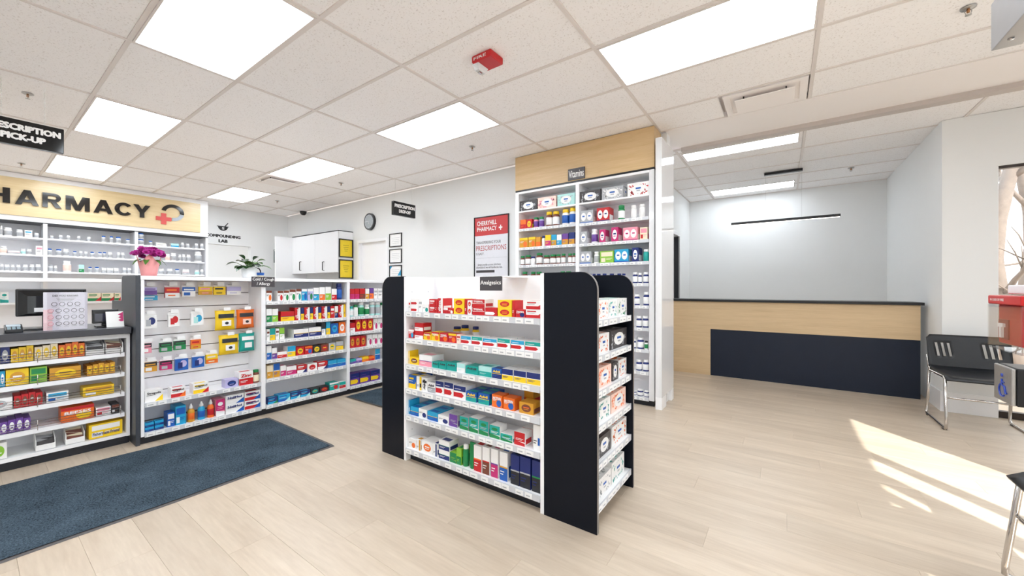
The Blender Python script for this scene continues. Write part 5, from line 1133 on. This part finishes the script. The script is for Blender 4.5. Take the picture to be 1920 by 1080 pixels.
# ================================================================ CHAIRS
def chair(name, loc, rz, lab):
    """local: faces -Y, width along X, seat 0.46"""
    t = empty(name, loc, lab, 'chair', 'black waiting chairs with chrome frames', rz); w_, dp = .25, .24
    def bend(pts): return pts
    for s in (-1, 1):
        x = s * w_
        pts = [(x, dp, .30), (x * 1.0, dp + .02, .16), (x * 1.02, dp + .045, .035), (x * 1.02, dp + .03, .012), (x * 1.02, dp, .010), (x * 1.02, -dp, .010), (x * 1.02, -dp - .02, .02), (x * 1.01, -dp - .02, .06), (x, -dp + .02, .42), (x, -dp + .05, .437), (x, dp - .06, .425), (x, dp - .02, .46), (x, dp + .03, .56)]
        pts[0] = (x, dp - .03, .43)
        MB().tube(pts, .011, CHROME, 10).build('leg_frame', t, local=True)
        for yy in (dp - .02, -dp + .02): MB().box(x * 1.02 - .012, x * 1.02 + .012, yy - .02, yy + .02, 0, .012, BLKPL).build('glide', t, local=True)
    MB().tube([(-w_, -dp + .01, .27), (w_, -dp + .01, .27)], .008, CHROME, 8).build('crossbar', t, local=True)
    MB().tube([(-w_, dp - .04, .425), (w_, dp - .04, .425)], .008, CHROME, 8).build('crossbar', t, local=True)
    # seat shell
    n = 10; vs = []; fs = []
    for j_ in range(n + 1):
        for i in range(n + 1):
            u, v = i / n, j_ / n; x = (u - .5) * .50; y = -.26 + v * .46
            z = .455 - .018 * math.sin(PI * v) * (1 - (2 * u - 1) ** 2) - (.03 * (1 - v / .15) ** 2 if v < .15 else 0) + (.02 * ((v - .85) / .15) ** 2 if v > .85 else 0)
            vs.append((x, y, z))
    for j_ in range(n):
        for i in range(n): a_ = j_ * (n + 1) + i; fs.append((a_, a_ + 1, a_ + n + 2, a_ + n + 1))
    o = MB().faces(vs, fs, SHELLB, True).build('seat', t, local=True); m_ = o.modifiers.new('s', 'SOLIDIFY'); m_.thickness = .012
    # backrest with slanted slots
    import bmesh
    W2, Z0, Z1 = .255, .44, .755; cols = 26; rws = 13; vs = []; fs = []
    slots = [(-.165, .035), (-.13, .035), (-.095, .035), (.095, .035), (.13, .035), (.165, .035)]
    def P(u, v):
        x = (u - .5) * 2 * W2; z = Z0 + (Z1 - Z0) * v; return (x, .20 + .07 * v + .02 * (1 - (2 * u - 1) ** 2), z)
    for j_ in range(rws + 1):
        for i in range(cols + 1): vs.append(P(i / cols, j_ / rws))
    for j_ in range(rws):
        for i in range(cols):
            hole = False
            if 5 <= j_ <= 9:
                sh = i + (9 - j_) // 2 * 0
                if i in (3, 5, 7, 18, 20, 22): hole = True
            if hole: continue
            if (i in (0, cols - 1)) and (j_ in (0, rws - 1)): continue
            a_ = j_ * (cols + 1) + i; fs.append((a_, a_ + 1, a_ + cols + 2, a_ + cols + 1))
    for k_, v_ in enumerate(vs):   # slant the slots
        x, y, z = v_; fz = (z - Z0) / (Z1 - Z0)
        if .05 < fz < .95 and abs(x) < W2 * .95: vs[k_] = (x - (fz - .5) * .035, y, z)
    o = MB().faces(vs, fs, SHELLB, True).build('backrest', t, local=True); m_ = o.modifiers.new('s', 'SOLIDIFY'); m_.thickness = .01
    return t
chair('waiting_chair', (1.36, 4.98, 0), 0, 'black chair with chrome sled legs against the white wall by the window')
chair('waiting_chair', (1.00, 2.20, 0), -PI / 2, 'nearest chair, only a chrome leg and seat corner at the right edge')
# ================================================================ ENTRANCE FITTINGS AT THE RIGHT EDGE
POST = mat('door_frame_alu', (150, 150, 152), .4, .7)
pf = MB().box(.672, .712, 1.86, 2.03, 0, 2.2, POST).box(.672, .712, .75, 1.86, 2.06, 2.2, POST).box(.672, .712, .70, .75, 0, 2.2, POST).build('door_frame'); struct(pf); pf.name = 'door_4'
op = empty('door_operator', (.66, 1.6, 2.03), 'grey metal door operator box hanging at the top right corner', 'door operator')
MB().box(.60, .671, 1.05, 2.098, 2.03, 2.195, mat('operator_grey', (176, 178, 182), .3, .6)).build('casing', op, bevel=.002)
MB().lathe([(.008, -.003), (.008, 0)], CHROME, (.625, 2.03, 2.03), 12).build('screw', op); MB().box(.635, .668, 1.90, 1.97, 2.018, 2.03, BLKPL).build('sensor_window', op, bevel=.003)
fx = .59
pb = empty('push_button', (.63, 1.975, .81), 'square steel accessible door push plate with blue wheelchair symbol', 'button')
MB().box(.600, .671, 1.908, 2.035, .815, .935, BLKPL).build('casing', pb, bevel=.003)
MB().box(.590, .600, 1.912, 2.04, .815, .933, STEEL).build('push_plate', pb, bevel=.003)
# wheelchair symbol, on the plate facing -x (y grows to the left of the plate as seen)
BL = mat('symbol_blue', (36, 64, 160), .4); yy0, zz0 = 1.972, .868
m = MB(); X = .5885
m.tube([(X, yy0 + .002 - .021 * math.cos(q), zz0 - .014 + .021 * math.sin(q)) for q in [math.radians(a_) for a_ in range(90, 330, 16)]], .0024, BL, 6)
m.tube([(X, yy0 + .004, zz0 + .022), (X, yy0 + .002, zz0 + .002), (X, yy0 - .014, zz0 + .0), (X, yy0 - .022, zz0 - .022), (X, yy0 - .029, zz0 - .02)], .0027, BL, 6).tube([(X, yy0 + .003, zz0 + .012), (X, yy0 - .01, zz0 + .012)], .0022, BL, 6)
m.build('wheelchair_symbol', pb); MB().tube([(X - .001, yy0 + .005, zz0 + .034), (X + .002, yy0 + .005, zz0 + .034)], .006, BL, 12).build('symbol_head', pb)
ps = empty('fire_pull_station', (.64, 1.95, .97), 'red fire alarm pull station under a clear cover at the right edge', 'fire alarm')
MB().box(.602, .671, 1.88, 2.045, 1.004, 1.135, RED).build('station_body', ps, bevel=.004)
MB().box(.5985, .602, 1.965, 2.035, 1.02, 1.085, mat('alarm_dark_red', (140, 16, 24), .3)).build('recess', ps)
MB().box(.592, .5985, 1.983, 2.02, 1.06, 1.072, pm('W')).box(.592, .5985, 1.994, 2.008, 1.025, 1.06, pm('W')).build('pull_handle', ps)
MB().box(.585, .671, 1.84, 2.07, 1.136, 1.165, RED).build('cover_top', ps, bevel=.003)
MB().box(.585, .588, 1.84, 2.07, .985, 1.136, CLEAR).box(.588, .671, 2.067, 2.07, .985, 1.136, CLEAR).box(.588, .671, 1.84, 1.843, .985, 1.136, CLEAR).box(.588, .671, 1.843, 2.067, .985, .988, CLEAR).build('clear_cover', ps)
link('lettering', textmesh('IN CASE OF FIRE', pm('W'), .01), ps, Vector((.5845, 2.0, 1.147)) - Vector(ps.location), (.10, 1, .008), -PI / 2)
MB().box(.62, .671, 1.87, 2.04, 1.17, 1.20, mat('sounder_white', (226, 226, 228), .4)).build('sounder', ps, bevel=.004)
# ================================================================ MATS
def floor_mat(x0, x1, y0, y1, lab, wavy=0):
    t = empty('floor_mat', ((x0 + x1) / 2, (y0 + y1) / 2, 0), lab, 'mat', 'dark entrance mats'); n = 60; rnd = random.Random(9)
    def edge(v): return wavy * (.5 * math.sin(v * 3.1) + .5 * math.sin(v * 7.3 + 1)) if wavy else 0
    vs = []; fs = []
    for j_ in range(n + 1):
        y = y0 + .02 + (y1 - y0 - .04) * j_ / n; vs += [(x0 + .02 + edge(y), y, .009), (x1 - .02 + edge(y + 2) * .3, y, .009)]
    for j_ in range(n): b_ = j_ * 2; fs.append((b_, b_ + 1, b_ + 3, b_ + 2))
    MB().faces(vs, fs, CARPET).build('carpet_pile', t)
    vs = []; fs = []
    for j_ in range(n + 1):
        y = y0 + (y1 - y0) * j_ / n; a, b = x0 + edge(y), x1 + edge(y + 2) * .3; vs += [(a, y, .001), (a + .03, y, .007), (b - .03, y, .007), (b, y, .001)]
    for j_ in range(n): b_ = j_ * 4; fs += [(b_, b_ + 1, b_ + 5, b_ + 4), (b_ + 1, b_ + 2, b_ + 6, b_ + 5), (b_ + 2, b_ + 3, b_ + 7, b_ + 6)]
    MB().faces(vs, fs, mat('mat_rubber', (84, 80, 80), .6)).build('rubber_border', t)
floor_mat(-3.86, -2.76, -.9, 1.60, 'long dark blue-grey entrance mat in front of the gondola', .02)
floor_mat(-3.92, -2.85, 2.385, 3.9, 'second dark mat showing behind the island left panel')
# ================================================================ OUTSIDE
gr = MB().box(-2, 14, 5.9, 30, -.5, -.12, mat('outdoor_ground', (190, 176, 160), .9, var=.35, scale=2.5)).build('ground'); struct(gr)
gr2 = MB().box(2.8, 14, -12, 5.9, -.5, -.1, mat('pavement', (190, 188, 184), .9, var=.1, scale=5)).build('pavement'); struct(gr2)
BARK = mat('bark_pale', (112, 100, 92), .9, var=.35, scale=14, bump=.5)
def tree(x, y, h, seed, lab, r0=.16):
    rnd = random.Random(seed); t = empty('bare_tree', (x, y, -.12), lab, 'tree', 'bare trees outside the window')
    pts = [(x + .12 * math.sin(i * .9 + seed), y, -.12 + h * i / 8) for i in range(9)]
    MB().tube(pts, r0, BARK, 12, r0 * .35).build('trunk', t); tw = MB()
    for b in range(11):
        i = rnd.randint(2, 8); p = Vector(pts[i]); q = rnd.uniform(0, 2 * PI); L = rnd.uniform(.9, 2.2); d = Vector((math.cos(q), math.sin(q), rnd.uniform(.1, .9))).normalized(); pp = [p]
        for k in range(5): d = (d + Vector((rnd.uniform(-.3, .3), rnd.uniform(-.3, .3), rnd.uniform(-.1, .3)))).normalized(); pp.append(pp[-1] + d * L / 5)
        MB().tube(pp, .045, BARK, 7, .012).build('branch', t)
        for k in range(7):
            s_ = pp[rnd.randint(1, 5)]; d2 = (d + Vector((rnd.uniform(-1, 1), rnd.uniform(-1, 1), rnd.uniform(-.5, 1)))).normalized(); e_ = s_ + d2 * rnd.uniform(.3, .8)
            tw.tube([s_, (s_ + e_) / 2 + Vector((0, 0, .04)), e_], .011, BARK, 5, .004)
    o = tw.build('twigs', t); o['kind'] = 'stuff'
tree(2.60, 8.6, 4.6, 2, 'nearest pale bare tree right outside the window', .13)
tree(3.7, 11.5, 5.5, 5, 'bare tree farther out behind the nearest one, to its right')
tree(3.15, 13.5, 6, 8, 'distant bare tree seen between the two nearer trunks', .12)
# lab and window-side fill panels are added; nothing else to do
